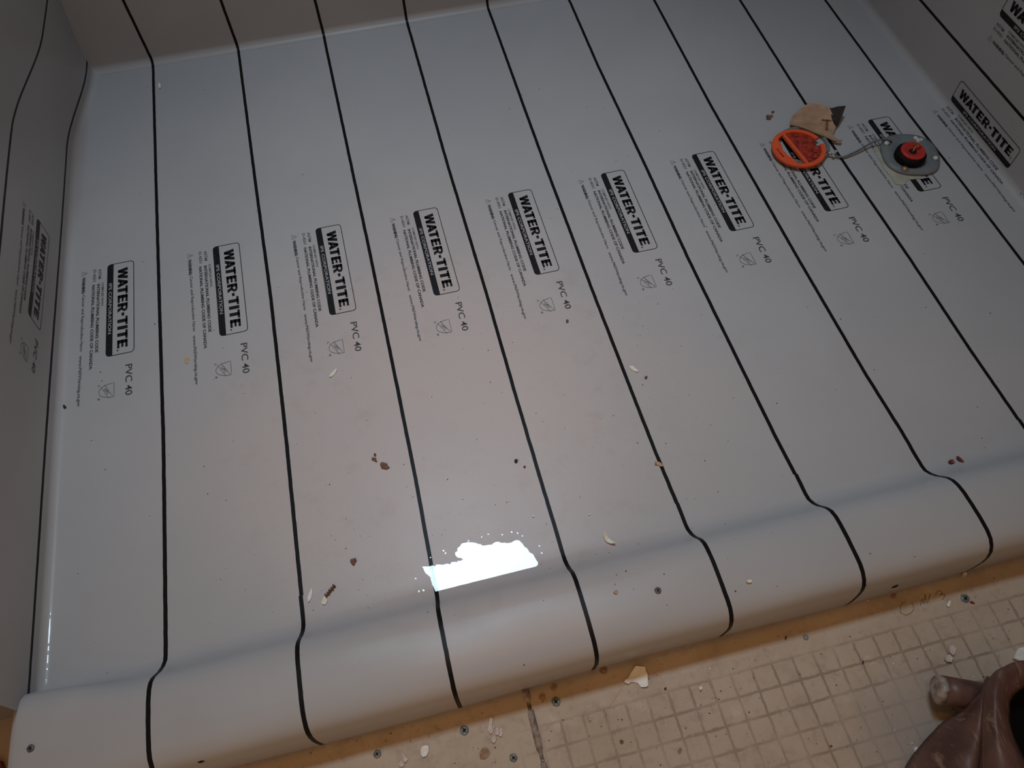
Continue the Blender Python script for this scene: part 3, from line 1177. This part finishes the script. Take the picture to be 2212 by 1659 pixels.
def inner_r(a):
    # wide pad opposite the recessed half; crescent-shaped opening between pad and bar
    b = math.sin(a)
    r0 = 0.0352
    if b < -0.55:
        r0 -= 0.0085 * smooth((-b - 0.55) / 0.30)
    return r0


notch = (1.45, 1.66)
ring_piece('rim', inner_r, lambda a: RO, 0.0070, 0.0115, M['orange'], skip=notch)
# bar across
V = []
for a, b in ((-0.0335, -0.0095), (0.0335, -0.0095), (0.036, -0.0035), (-0.036, -0.0035)):
    x, y = loc2(a, b)
    V.append((oc.x + x, oc.y + y, 0.0072))
for a, b in ((-0.0335, -0.0090), (0.0335, -0.0090), (0.036, -0.0040), (-0.036, -0.0040)):
    x, y = loc2(a, b)
    V.append((oc.x + x, oc.y + y, 0.0112))
bo = mesh('crossbar', V, [(0, 1, 2, 3), (4, 5, 6, 7), (0, 1, 5, 4), (1, 2, 6, 5), (2, 3, 7, 6), (3, 0, 4, 7)], M['orange'], disc)
bm = bmesh.new()
bm.from_mesh(bo.data)
bmesh.ops.recalc_face_normals(bm, faces=bm.faces[:])
bm.to_mesh(bo.data)
bm.free()
# recessed darker half
V, F = [], []
seg = 40
for lay, z in ((0, 0.0074), (1, 0.0092)):
    for k in range(seg + 1):
        a = -0.10 + (math.pi + 0.20) * k / seg
        rr_ = 0.0356 if abs(a - 1.55) > 0.16 else 0.0300
        x, y = loc2(math.cos(a) * rr_, max(-0.0040, math.sin(a) * rr_))
        V.append((oc.x + x, oc.y + y, z))
n = seg + 1
F = [tuple(range(n - 1, -1, -1)), tuple(range(n, 2 * n))] + [(k, (k + 1) % n, n + (k + 1) % n, n + k) for k in range(n)]
ho = mesh('recessed_panel', V, F, M['orange_dark'], disc)
ho['label'] = 'darker red recessed half'
bm = bmesh.new()
bm.from_mesh(ho.data)
bmesh.ops.recalc_face_normals(bm, faces=bm.faces[:])
bm.to_mesh(ho.data)
bm.free()
for (a, b, rr_) in ((0.013, 0.022, 0.0066), (0.026, 0.012, 0.0045)):
    x, y = loc2(a, b)
    lathe('boss', [(rr_, 0), (rr_, 0.0022), (rr_ * 0.7, 0.0026), (rr_ * 0.6, 0.001), (rr_ * .3, 0.001)], M['orange_dark'], (oc.x + x, oc.y + y, 0.0088), 24, disc)
x0, y0 = loc2(-0.010, -0.0345)
x1, y1 = loc2(0.010, -0.0345)
tube('groove', [(oc.x + x0, oc.y + y0, 0.0114), (oc.x + (x0 + x1) / 2, oc.y + (y0 + y1) / 2, 0.0115), (oc.x + x1, oc.y + y1, 0.0114)], 0.0011, M['orange_dark'], disc)

# wire from the cap to the drain
wp = [pt(1786, 327, 0.008), pt(1796, 333, 0.006), pt(1808, 338, 0.004), pt(1822, 339, 0.004), pt(1842, 331, 0.005), pt(1862, 321, 0.006),
      pt(1880, 310, 0.008), pt(1897, 303, 0.011), pt(1915, 301, 0.010), pt(1928, 305, 0.009)]
tw = tube('wire', spline(wp, 6), 0.0016, M['wire'], None)
tag(recentre(tw), 'short grey wire running from the orange cap to the drain', 'wire')
for k, (a, b_, z) in enumerate(((1792, 331, 0.008), (1800, 337, 0.006), (1806, 327, 0.006))):
    o = lathe('wire_crimp', [(0.0018, -0.001), (0.0026, 0.0), (0.002, 0.0015)], M['clear'], pt(a, b_, z), 10, None, axis=(0.5, 0.3, 0.6))
    tag(recentre(o), ['shiny crimp on the wire touching the orange cap rim', 'shiny crimp on the wire, lowest of the three by the cap', 'shiny crimp on the wire beside the cardboard scrap'][k], 'crimp', 'crimps on the grey wire')

# tan cardboard scrap
cp_ = [(1706, 272), (1707, 262), (1712, 250), (1722, 241), (1738, 232), (1747, 230), (1765, 233), (1780, 238), (1792, 243), (1805, 243), (1820, 245),
       (1817, 255), (1812, 267), (1806, 275), (1800, 288), (1799, 293), (1808, 302), (1820, 303), (1816, 308), (1800, 306), (1783, 298), (1762, 290), (1735, 278)]
card = empty('cardboard_scrap', pt(1760, 265, 0.0))
tag(card, 'torn tan cardboard scrap printed with a brown T, beside the orange cap', 'cardboard')
bm = bmesh.new()
vs = []
for a, b_ in cp_:
    vs.append(bm.verts.new(on_z(a, b_, 0.006)))
f = bm.faces.new(vs)
bm.normal_update()
if f.normal.z < 0:
    bmesh.ops.reverse_faces(bm, faces=[f])
res = bmesh.ops.triangulate(bm, faces=bm.faces[:])
bmesh.ops.subdivide_edges(bm, edges=bm.edges[:], cuts=2, use_grid_fill=True)
c0 = pt(1760, 268, 0.006)
for v in bm.verts:
    dd = (v.co - c0)
    v.co.z = 0.0038 + 0.9 * (dd.x * 0.5 + dd.y * 0.5) ** 2 / 0.03 * 0.4
    rgt = v.co.x - pt(1800, 262, 0.006).x
    if rgt > 0:
        v.co.z += rgt * 0.12
top = bm.faces[:]
ext = bmesh.ops.extrude_face_region(bm, geom=top)
for v in [g for g in ext['geom'] if isinstance(g, bmesh.types.BMVert)]:
    v.co.z += 0.0016
bmesh.ops.recalc_face_normals(bm, faces=bm.faces[:])
me = bpy.data.meshes.new('card_sheet')
bm.to_mesh(me)
bm.free()
me.materials.append(M['card'])
me.materials.append(M['card_dark'])
lim = [pt(1789, 240, 0.006), pt(1806, 282, 0.006)]
for pl in me.polygons:
    c = pl.center
    s = (lim[1].x - lim[0].x) * (c.y - lim[0].y) - (lim[1].y - lim[0].y) * (c.x - lim[0].x)
    if s > 0 and c.y > pt(1806, 284, 0.006).y:
        pl.material_index = 1
link('card_sheet', me, card)
# the letter
tp = pt(1784, 268, 0.0065)
A2 = Art()
# strokes in picture-plane directions on the card
def cpt(px, py):
    q = pt(px, py, 0.008)
    return (q.x, q.y)
A2.stroke([cpt(1775, 258.5), cpt(1796, 260.5)], 0.0032, 0)
A2.stroke([cpt(1787, 260), cpt(1786, 279)], 0.0038, 0)
zc = max(v.co.z for v in me.vertices if (Vector((v.co.x, v.co.y)) - Vector(cpt(1786, 266))).length < 0.012) + 0.0004
lt = mesh('printed_letter', [(x, y, zc) for x, y in A2.V], A2.F, M['card_ink'], card)


# ------------------------------------------------------------------ leather pouch and dowel at lower right
D0, D1 = pt(2022, 1488, 0.000), pt(2160, 1512, 0.000)
ax = (D1 - D0)
ax.z = -0.002
R0 = 0.0150
dow = empty('wooden_dowel', (D0.x, D0.y, ZF))
tag(dow, 'round reddish brown wooden dowel with chipped pale end under the leather', 'dowel')
L_ = ax.length
lathe('shaft', [(R0, 0.006), (R0 * 1.0, 0.02), (R0 * 1.0, L_)], M['dowel'], D0, 36, dow, axis=ax)
ep = lathe('chipped_end', [(R0 * 0.62, -0.0020), (R0 * 0.88, -0.0006), (R0 * 0.99, 0.0025), (R0 * 1.006, 0.0065)], M['dowel_end'], D0, 36, dow, axis=ax,
           wob=lambda a: 1 + 0.02 * math.sin(3 * a) + 0.015 * math.sin(7 * a))
ep['label'] = 'pale chipped end'

curves = [
    ([(2136, 1462), (2116, 1500), (2085, 1535), (2040, 1562), (1992, 1612), (1962, 1652), (1935, 1715), (1930, 1800)], [.030, .022, .010, -.005, -.018, -.024, -.028, -.028]),
    ([(2137, 1464), (2121, 1505), (2100, 1548), (2066, 1590), (2030, 1640), (2005, 1690), (1990, 1750), (1985, 1820)], [.034, .032, .026, .016, .006, .000, -.004, -.006]),
    ([(2138, 1466), (2125, 1508), (2112, 1556), (2094, 1605), (2075, 1655), (2060, 1710), (2050, 1760), (2046, 1830)], [.036, .037, .034, .028, .022, .018, .014, .012]),
    ([(2139, 1468), (2127, 1506), (2119, 1556), (2112, 1605), (2102, 1658), (2096, 1712), (2090, 1762), (2086, 1835)], [.038, .038, .036, .032, .027, .024, .022, .020]),
    ([(2140, 1469), (2128, 1508), (2123, 1556), (2120, 1605), (2116, 1658), (2110, 1712), (2104, 1762), (2100, 1838)], [.038, .034, .029, .026, .023, .021, .018, .016]),
    ([(2143, 1466), (2131, 1505), (2127, 1556), (2127, 1605), (2126, 1658), (2124, 1712), (2120, 1762), (2118, 1838)], [.042, .043, .042, .040, .038, .036, .034, .032]),
    ([(2160, 1446), (2146, 1490), (2143, 1545), (2146, 1600), (2148, 1660), (2148, 1716), (2146, 1770), (2144, 1845)], [.050, .053, .054, .053, .052, .050, .048, .046]),
    ([(2190, 1430), (2156, 1482), (2152, 1540), (2158, 1600), (2176, 1660), (2180, 1720), (2180, 1775), (2180, 1850)], [.046, .054, .057, .057, .056, .054, .052, .050]),
    ([(2222, 1428), (2170, 1478), (2163, 1532), (2172, 1590), (2198, 1655), (2206, 1720), (2208, 1780), (2210, 1855)], [.040, .048, .051, .051, .050, .048, .046, .044]),
    ([(2250, 1450), (2184, 1492), (2172, 1536), (2181, 1590), (2210, 1655), (2220, 1720), (2224, 1780), (2226, 1855)], [.030, .034, .036, .036, .034, .032, .030, .028]),
    ([(2280, 1480), (2216, 1505), (2200, 1545), (2210, 1595), (2236, 1660), (2244, 1722), (2248, 1785), (2250, 1860)], [-.006, -.010, -.012, -.014, -.014, -.014, -.014, -.014]),
    ([(2330, 1480), (2330, 1520), (2330, 1565), (2330, 1610), (2332, 1670), (2334, 1730), (2336, 1790), (2338, 1865)], [-.016, -.018, -.020, -.020, -.020, -.020, -.020, -.020]),
    ([(2400, 1470), (2410, 1510), (2415, 1560), (2418, 1610), (2420, 1670), (2422, 1730), (2424, 1790), (2426, 1865)], [.025, .030, .034, .034, .034, .034, .032, .030]),
    ([(2430, 1465), (2450, 1510), (2460, 1560), (2465, 1612), (2470, 1672), (2474, 1735), (2476, 1795), (2478, 1870)], [.028, .034, .038, .038, .038, .036, .034, .032]),
    ([(2470, 1470), (2500, 1515), (2515, 1566), (2524, 1620), (2530, 1680), (2534, 1745), (2536, 1805), (2538, 1880)], [-.028] * 8),
]
rowsL = []
for P_, Z_ in curves:
    rowsL.append(spline([pt(a, b_, z) for (a, b_), z in zip(P_, Z_)], 5))
# blend across the rows as well
cols = list(zip(*rowsL))
grid = [spline(list(c), 4) for c in cols]
V = [p for r_ in grid for p in r_]
nc = len(grid[0])
V = [Vector((p.x, p.y, max(p.z, ZF + 0.003) + 0.0009 * math.sin(p.x * 310 + p.y * 60) * math.sin(p.y * 90))) for p in V]
F = [(i * nc + j, i * nc + j + 1, (i + 1) * nc + j + 1, (i + 1) * nc + j) for i in range(len(grid) - 1) for j in range(nc - 1)]
lp = empty('leather_tool_pouch', (pt(2150, 1600, ZF).x, pt(2150, 1600, ZF).y, ZF))
tag(lp, 'worn dark brown leather tool pouch with open mouth at the lower right', 'tool pouch')
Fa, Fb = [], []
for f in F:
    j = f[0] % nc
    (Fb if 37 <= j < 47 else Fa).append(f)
mouth_in = mesh('pouch_mouth_inside', V, Fb, M['mouth_shade'], lp, smooth_=True)  # inner faces coloured black for the shade inside the mouth
mouth_in['label'] = 'inside of the open mouth, its shade painted black'
lo = mesh('pouch_body', V, Fa, M['leather'], lp, smooth_=True)
so_ = lo.modifiers.new('t', 'SOLIDIFY')
so_.thickness = 0.0022
so_.offset = -1
# stitched seam welt
wl = spline([pt(a, b_, z + 0.0025) for (a, b_), z in zip(curves[5][0], curves[5][1])], 6)
tube('welt', wl, 0.0014, M['leather'], lp)

# ------------------------------------------------------------------ loose bits, each a thing of its own
GRP = {'cream': 'pale paint flakes', 'white': 'pale paint flakes', 'brown': 'brown chips', 'darkbrown': 'red-brown chips'}


def bit(name, px, py, L, W, ang, mat, label, cat, group=None, thick=0.0008, curl=0.0012, seed=None, jag=0.22, bend=0.0, n=10):
    poly, z = blob_poly(px, py, L, W, ang, n, seed or int(px + py * 3), jag, bend)
    o = flake(name, poly, z, thick, M[mat], curl)
    tag(o, label, cat, group)
    return o


GF = 'paint flakes lying on the grey liner'
bit('paint_flake', 720, 807, 22, 6, -48, 'cream', 'narrow cream paint flake between the second and third stripes, below the third logo', 'paint flake', GF)
bit('paint_flake', 1368, 797, 21, 7, 35, 'cream', 'narrow cream paint flake on the liner left of the fifth stripe, mid floor', 'paint flake', GF)
fl = bit('paint_flake', 1312, 1167, 34, 10, 48, 'cream', 'curled cream paint flake near the curb with its own small shadow', 'paint flake', GF, curl=0.006, bend=-0.5, jag=0.1, n=14)
bit('paint_flake', 670, 1287, 28, 8, -76, 'white', 'upright pale paint flake just right of the second stripe near the curb', 'paint flake', GF)
bit('paint_flake', 702, 1299, 19, 11, -75, 'cream', 'cream paint flake under the brown twig near the curb', 'paint flake', GF)
bit('paint_flake', 1617, 1257, 11, 7, 0, 'cream', 'small cream paint chip on the right half of the curb top', 'paint flake', GF, thick=0.002)
bit('paint_flake', 345, 187, 7, 11, 0, 'cream', 'tiny cream chip at the back beside the first stripe', 'paint flake', GF)
bit('paint_flake', 1152, 1115, 5, 6, 0, 'white', 'tiny bright white chip above the puddle', 'paint flake', GF)
bit('paint_flake', 1272, 1112, 4, 4, 0, 'white', 'tiny white chip between the fourth and fifth stripes near the curb', 'paint flake', GF)
bit('wood_shaving', 1423, 1003, 20, 7, 22, 'tan', 'thin tan curled shaving lying across the fifth stripe', 'shaving', curl=0.004, bend=0.6)
bit('wood_shaving', 1330, 1280, 9, 9, 30, 'tan', 'small tan crumb on the curb top left of the screw', 'shaving')
GB = 'brown debris chips on the grey liner'
bit('brown_chip', 831, 1007, 20, 15, -10, 'brown', 'largest brown chip on the liner, left of the third stripe', 'chip', GB, jag=0.35)
bit('brown_chip', 808, 993, 15, 8, 25, 'brown', 'small brown chip up and left of the largest brown one', 'chip', GB, jag=0.4)
bit('brown_chip', 810, 983, 5, 6, 0, 'brown', 'tiny brown crumb topmost of the brown chip trio', 'chip', GB)
bit('brown_chip', 764, 1213, 12, 15, -10, 'brown', 'round brown chip alone on the floor left of the puddle', 'chip', GB, jag=0.3)
bit('brown_chip', 1661, 254, 14, 9, -10, 'brown', 'brown flake on the liner left of the cardboard scrap', 'chip', GB, jag=0.3)
bit('brown_chip', 1669, 243, 6, 4, -10, 'brown', 'tiny brown crumb above the flake left of the cardboard', 'chip', GB)
bit('brown_chip', 1395, 816, 7, 5, -40, 'brown', 'tiny brown chip below right of the mid-floor cream flake', 'chip', GB)
bit('brown_chip', 1115, 997, 9, 6, -20, 'black', 'small black chip left of the fourth stripe', 'chip', GB, thick=0.002)
bit('brown_chip', 1133, 1009, 5, 5, 0, 'brown', 'tiny orange-brown crumb right beside the fourth stripe', 'chip', GB)
bit('brown_chip', 1225, 695, 6, 6, 0, 'brown', 'round brown crumb below the fifth floor label', 'chip', GB)
bit('brown_chip', 141, 880, 6, 7, 0, 'black', 'black dot-like chip below the first floor label', 'chip', GB, thick=0.002)
GR = 'red-brown chips near the right end of the curb'
bit('red_brown_chip', 2053, 999, 15, 9, 8, 'darkbrown', 'left wider one of two dark red chips by the curb', 'chip', GR, thick=0.002)
bit('red_brown_chip', 2073, 995, 18, 7, 42, 'darkbrown', 'right slimmer one of two dark red chips by the curb', 'chip', GR, thick=0.002)
# twig
tw_pts = [pt(a, b_, 0.003) for a, b_ in ((702, 1287), (708, 1282), (712, 1276), (717, 1271), (722, 1264))]
o = tube('dry_twig', spline(tw_pts, 4), [0.0016 + 0.0009 * math.sin(k * 1.7) for k in range(17)], M['brown'])
tag(recentre(o), 'knobbly reddish brown twig fragment right of the second stripe', 'twig')
# stain on the liner
bit('rust_stain', 403, 779, 11, 16, 10, 'tan', 'flat tan splash beside the printing of the second floor label', 'stain', thick=0.0002, curl=0)
# clear droplets
DR = [(1343, 846, 5), (1336, 851, 4), (1556, 727, 6), (1549, 731, 4), (958, 1190, 3), (1000, 1176, 3), (1012, 1168, 3), (1105, 1150, 3), (1118, 1152, 3),
      (915, 1275, 3), (905, 1278, 3), (962, 1195, 3), (1085, 1155, 2.5), (1040, 1160, 2.5), (1055, 1154, 2.5), (1170, 1195, 3), (1165, 1180, 2.5), (898, 1250, 2.5),
      (1128, 1158, 2.5), (985, 1160, 2.5), (930, 1205, 2.5), (948, 1160, 2.2), (1270, 1021, 2.5), (918, 941, 2.5)]
for k, (a, b_, r_) in enumerate(DR):
    p = on(a, b_)
    rr_ = r_ * 0.00042
    o = lathe('water_drop', [(rr_, 0.0002), (rr_ * 0.94, rr_ * 0.25), (rr_ * 0.8, rr_ * 0.34)], M['water'], p, 14)
    recentre(o)
    if a > 1300:
        lab = ['clear water drop left of the fifth stripe', 'clear drop lowest of the pair left of the fifth stripe', 'clear drop beside the kink in the sixth stripe', 'smaller clear drop beside the kink in the sixth stripe'][k]
        tag(o, lab, 'water drop', 'water drops on the liner')
    else:
        tag(o, 'tiny clear water drop around the bright puddle', 'water drop', 'tiny drops around the puddle')

GO = 'pale flakes on the tan floor boards'


def chip_poly(pts, z, mat, name, label, group, thick=0.0009, curl=0.0015):
    poly = [(lambda q: (q.x, q.y))(on_z(a, b_, z)) for a, b_ in pts]
    n = len(poly)
    if sum(poly[i][0] * poly[(i + 1) % n][1] - poly[(i + 1) % n][0] * poly[i][1] for i in range(n)) < 0:
        poly.reverse()
    o = flake(name, poly, z, thick, M[mat], curl)
    return tag(o, label, 'paint flake', group)


chip_poly([(1371, 1441), (1376, 1439.5), (1393, 1442), (1394, 1450), (1398, 1458), (1399, 1482), (1395, 1485), (1384, 1485), (1378, 1476), (1370, 1474), (1362, 1474),
           (1357, 1478), (1348, 1475), (1350, 1469), (1356, 1466), (1362, 1455)], ZF, 'white', 'paint_flake',
          'large curled white paint flake half in the curb shadow', GO, curl=0.003)
chip_poly([(1053, 1577), (1059, 1550), (1064, 1553), (1063, 1565), (1062, 1578), (1058, 1584)], ZF, 'pinkgrey', 'paint_flake', 'longest pinkish flake, top left of the flake cluster', GO)
chip_poly([(1062, 1578), (1066, 1568), (1069, 1570), (1064, 1582), (1060, 1587), (1056, 1583)], ZF, 'pinkgrey', 'paint_flake', 'slim pinkish flake tucked against the longest one of the cluster', GO)
chip_poly([(1071, 1574), (1076, 1571), (1078, 1580), (1076, 1589), (1071, 1588)], ZF, 'pinkgrey', 'paint_flake', 'middle upright pinkish flake of the flake cluster', GO)
chip_poly([(1079, 1575), (1084, 1573), (1086, 1585), (1083, 1592), (1078, 1590)], ZF, 'pinkgrey', 'paint_flake', 'rightmost pinkish flake of the flake cluster', GO)
chip_poly([(1061, 1594), (1068, 1590), (1073, 1594), (1070, 1603), (1066, 1606), (1061, 1601)], ZF, 'pinkgrey', 'paint_flake', 'lowest pinkish flake of the flake cluster', GO)
chip_poly([(912, 1613), (920, 1610), (927, 1612), (926, 1623), (921, 1634), (914, 1636), (910, 1631), (909, 1622)], ZF, 'white', 'paint_flake', 'clean white paint flake on the left board near the bottom', GO)
chip_poly([(861, 1648), (868, 1643), (874, 1647), (873, 1655), (866, 1657), (861, 1654)], ZF, 'pinkgrey', 'paint_flake', 'round pinkish flake at the bottom edge of the left board', GO)
chip_poly([(870, 1626), (876, 1634), (882, 1640), (876, 1648), (871, 1643), (871, 1635)], ZF, 'pinkgrey', 'paint_flake', 'star-shaped pinkish flake just above the round one', GO)
chip_poly([(2046, 1398), (2055, 1395), (2062, 1401), (2060, 1412), (2055, 1418), (2048, 1410)], ZF, 'pinkgrey', 'paint_flake', 'upper of two dusty flakes above the dowel', GO, thick=0.003)
chip_poly([(2039, 1418), (2048, 1415), (2055, 1422), (2052, 1431), (2043, 1431), (2038, 1426)], ZF, 'pinkgrey', 'paint_flake', 'lower of two dusty flakes above the dowel', GO, thick=0.003)
chip_poly([(2190, 1412), (2196, 1402), (2206, 1400), (2216, 1392), (2235, 1400), (2235, 1430), (2205, 1432), (2186, 1424)], ZF, 'white', 'paint_flake', 'white plaster chip behind the leather pouch at the picture edge', GO, thick=0.004)
chip_poly([(2043, 1308), (2049, 1298), (2052, 1300), (2050, 1310), (2046, 1312)], ZF, 'white', 'paint_flake', 'sliver of white paint at the edge of the curb shadow', GO)
chip_poly([(1972, 1615), (1980, 1613), (1982, 1626), (1976, 1631)], ZF, 'white', 'paint_flake', 'pale greenish paper bit beside the leather pouch edge', GO)
chip_poly([(1508, 1487), (1513, 1482), (1516, 1488), (1511, 1493)], ZF, 'white', 'paint_flake', 'tiny white chip with dark shadow on the grid board', GO, thick=0.003)
chip_poly([(2077, 1240), (2083, 1238), (2086, 1243), (2082, 1247), (2077, 1246)], ZF, 'cream', 'paint_flake', 'round cream crumb against the curb at the right', GO, thick=0.003)
chip_poly([(957, 1523), (963, 1521), (965, 1525), (961, 1528), (957, 1527)], ZF, 'cream', 'paint_flake', 'round cream crumb against the curb by the third stripe', GO, thick=0.003)
# hair-like fibre from the big flake
fp = [on_z(a, b_, ZF + 0.0012) for a, b_ in ((1347, 1475), (1338, 1492), (1325, 1512), (1310, 1534), (1297, 1562))]
o = tube('stray_fibre', spline(fp, 4), 0.00033, M['hair'])
tag(recentre(o), 'long pale hair-thin fibre trailing from the large white flake', 'fibre')
# brown glue spots
GS = 'brown spots on the floor boards'
for a, b_, L, W, lab, mt_ in ((1047, 1628, 24, 26, 'largest round brown spot below the flake cluster', 'stain'), (1172, 1506, 15, 17, 'brown spot between seam and round screw head', 'stain'),
                              (1197, 1485, 15, 17, 'dark spot in the curb shadow above the round screw head', 'stain'), (1304, 1447, 17, 20, 'dark smudge in the curb shadow left of the large flake', 'stain'),
                              (1343, 1603, 10, 10, 'small round dark knot on the grid board', 'brown'), (1468, 1623, 9, 14, 'crescent-shaped brown spot low on the grid board', 'stain'),
                              (1437, 1488, 5, 7, 'small black crumb above the grid near the seam side', 'black'), (1697, 1378, 3, 9, 'black sliver at the shadow edge', 'black'),
                              (1864, 1431, 3, 9, 'black sliver lying on a grid line', 'black'), (2100, 1302, 12, 5, 'small rust-red splinter beside the far right screw', 'darkbrown'),
                              (1930, 1288, 12, 12, 'brown smudge in the curb shadow below the slit', 'stain'), (1795, 1612, 6, 6, 'tiny brown knot low among the grid squares', 'brown')):
    bit('floor_spot', a, b_, L, W, 15, mt_, lab, 'spot', GS, thick=0.0003, curl=0, jag=0.2, n=12)
# handwriting in pencil on the board
A3 = Art()
for st in ([(1945, 1325), (1944.6, 1312), (1949, 1303), (1955.5, 1301.5)], [(1945, 1323.5), (1958, 1328.7), (1969.7, 1322), (1973.6, 1312), (1969.7, 1301.5)],
           [(1987.8, 1309), (1991.7, 1294), (1995.6, 1304), (1998, 1283.5), (2002, 1303), (2009.8, 1282)],
           [(2020, 1286), (2028, 1275.7), (2035.7, 1281), (2030.5, 1284.7), (2041, 1284.7), (2035.7, 1296.4)]):
    A3.stroke([(q_.x, q_.y) for q_ in spline([on_z(a, b_, ZF) for a, b_ in st], 5)], 0.0008, 0)
fb2c = fb2.location
pm = bpy.data.meshes.new('pencil_writing')
pm.from_pydata([(x - fb2c.x, y - fb2c.y, ZF + 0.0003 - fb2c.z) for x, y in A3.V], [], A3.F)
pm.materials.append(simple('pencil_brown', (0.23, 0.165, 0.115), 0.7, 0.2))
pmo = bpy.data.objects.new('pencil_writing', pm)
COL.objects.link(pmo)
pmo.parent = fb2
pmo['label'] = 'faint brown handwriting'
# dark slit in the front of the curb cover, dark hole near its bottom left
for (a, b_, c, e, z, lab) in ((1926, 1270, 1941, 1264, 0.0, 'short black slit in the curb front at the right'), (427, 1647, 442, 1644, -0.018, 'short black slit low in the curb front at the left')):
    q0, q1 = pt(a, b_, z), pt(c, e, z)
    q0.y = q1.y = -0.0080
    d0, d1 = ray(a, b_), ray(c, e)
    q0 = Vector(CP + d0 * ((-0.0082 - CP[1]) / d0[1]))
    q1 = Vector(CP + d1 * ((-0.0082 - CP[1]) / d1[1]))
    o = tube('liner_slit', [q0, q0.lerp(q1, 0.5), q1], [0.0004, 0.0012, 0.0004], M['recess'], liner)
# a bit of brown wood and bluish grime left of the curb end
chip_poly([(-30, 1640), (8, 1645), (14, 1662), (10, 1690), (-30, 1690)], ZF, 'darkbrown', 'wood_scrap', 'dark red wood scrap at the bottom left picture corner', None, thick=0.006, curl=0)
bpy.data.objects['wood_scrap']['category'] = 'wood scrap'

# ------------------------------------------------------------------ uncountable dust and grit
rnd = random.Random(21)


def dust(name, n, region, mats, label, rmin, rmax, zf=None, dens=None):
    V, F, MI = [], [], []
    k = 0
    while k < n:
        px = rnd.uniform(region[0], region[2])
        py = rnd.uniform(region[1], region[3])
        p = on(px, py)
        if zf is not None and not zf(p, px, py):
            continue
        k += 1
        r_ = rnd.uniform(rmin, rmax)
        b0 = len(V)
        a0 = rnd.random() * 6
        el = rnd.uniform(0.5, 1.0)
        for z in (0.0002, 0.0002 + r_ * 0.6):
            for q in range(5):
                a = a0 + q * 2 * math.pi / 5
                s = r_ if z < 0.0003 else r_ * 0.6
                V.append((p.x + math.cos(a) * s, p.y + math.sin(a) * s * el, p.z + z))
        mi = rnd.randrange(len(mats))
        F += [tuple(b0 + 5 + q for q in range(5))] + [(b0 + q, b0 + (q + 1) % 5, b0 + 5 + (q + 1) % 5, b0 + 5 + q) for q in range(5)]
        MI += [mi] * 6
    o = mesh(name, V, F, mats, None, fmats=MI)
    return tag(recentre(o), label, 'dust', kind='stuff')


inside = lambda p, px, py: p.z > -0.001 and 0.05 < p.x < 1.42 and p.y < 1.15
dust('dark_dust', 170, (150, 150, 2200, 1500), [M['brown'], M['black'], M['stain']], 'scattered fine dark grit specks all over the grey liner', 0.00035, 0.0010, inside)
near = lambda p, px, py: p.z > -0.001 and 0.15 < p.x < 0.95 and 0.05 < p.y < 0.62
dust('brown_dust', 150, (450, 600, 1600, 1350), [M['stain'], M['brown']], 'fine brown grit on the middle of the liner near the puddle', 0.0003, 0.0008, near)
outer = lambda p, px, py: p.z < ZF + 0.001 and p.x > 0.1
dust('pale_crumbs', 90, (400, 1240, 2212, 1659), [M['cream'], M['pinkgrey'], M['tan']], 'fine pale crumbs scattered over the tan floor boards', 0.0004, 0.0012, outer)
dust('dark_crumbs', 110, (400, 1240, 2212, 1659), [M['brown'], M['black'], M['stain']], 'fine dark crumbs scattered over the tan floor boards', 0.0004, 0.0011, outer)
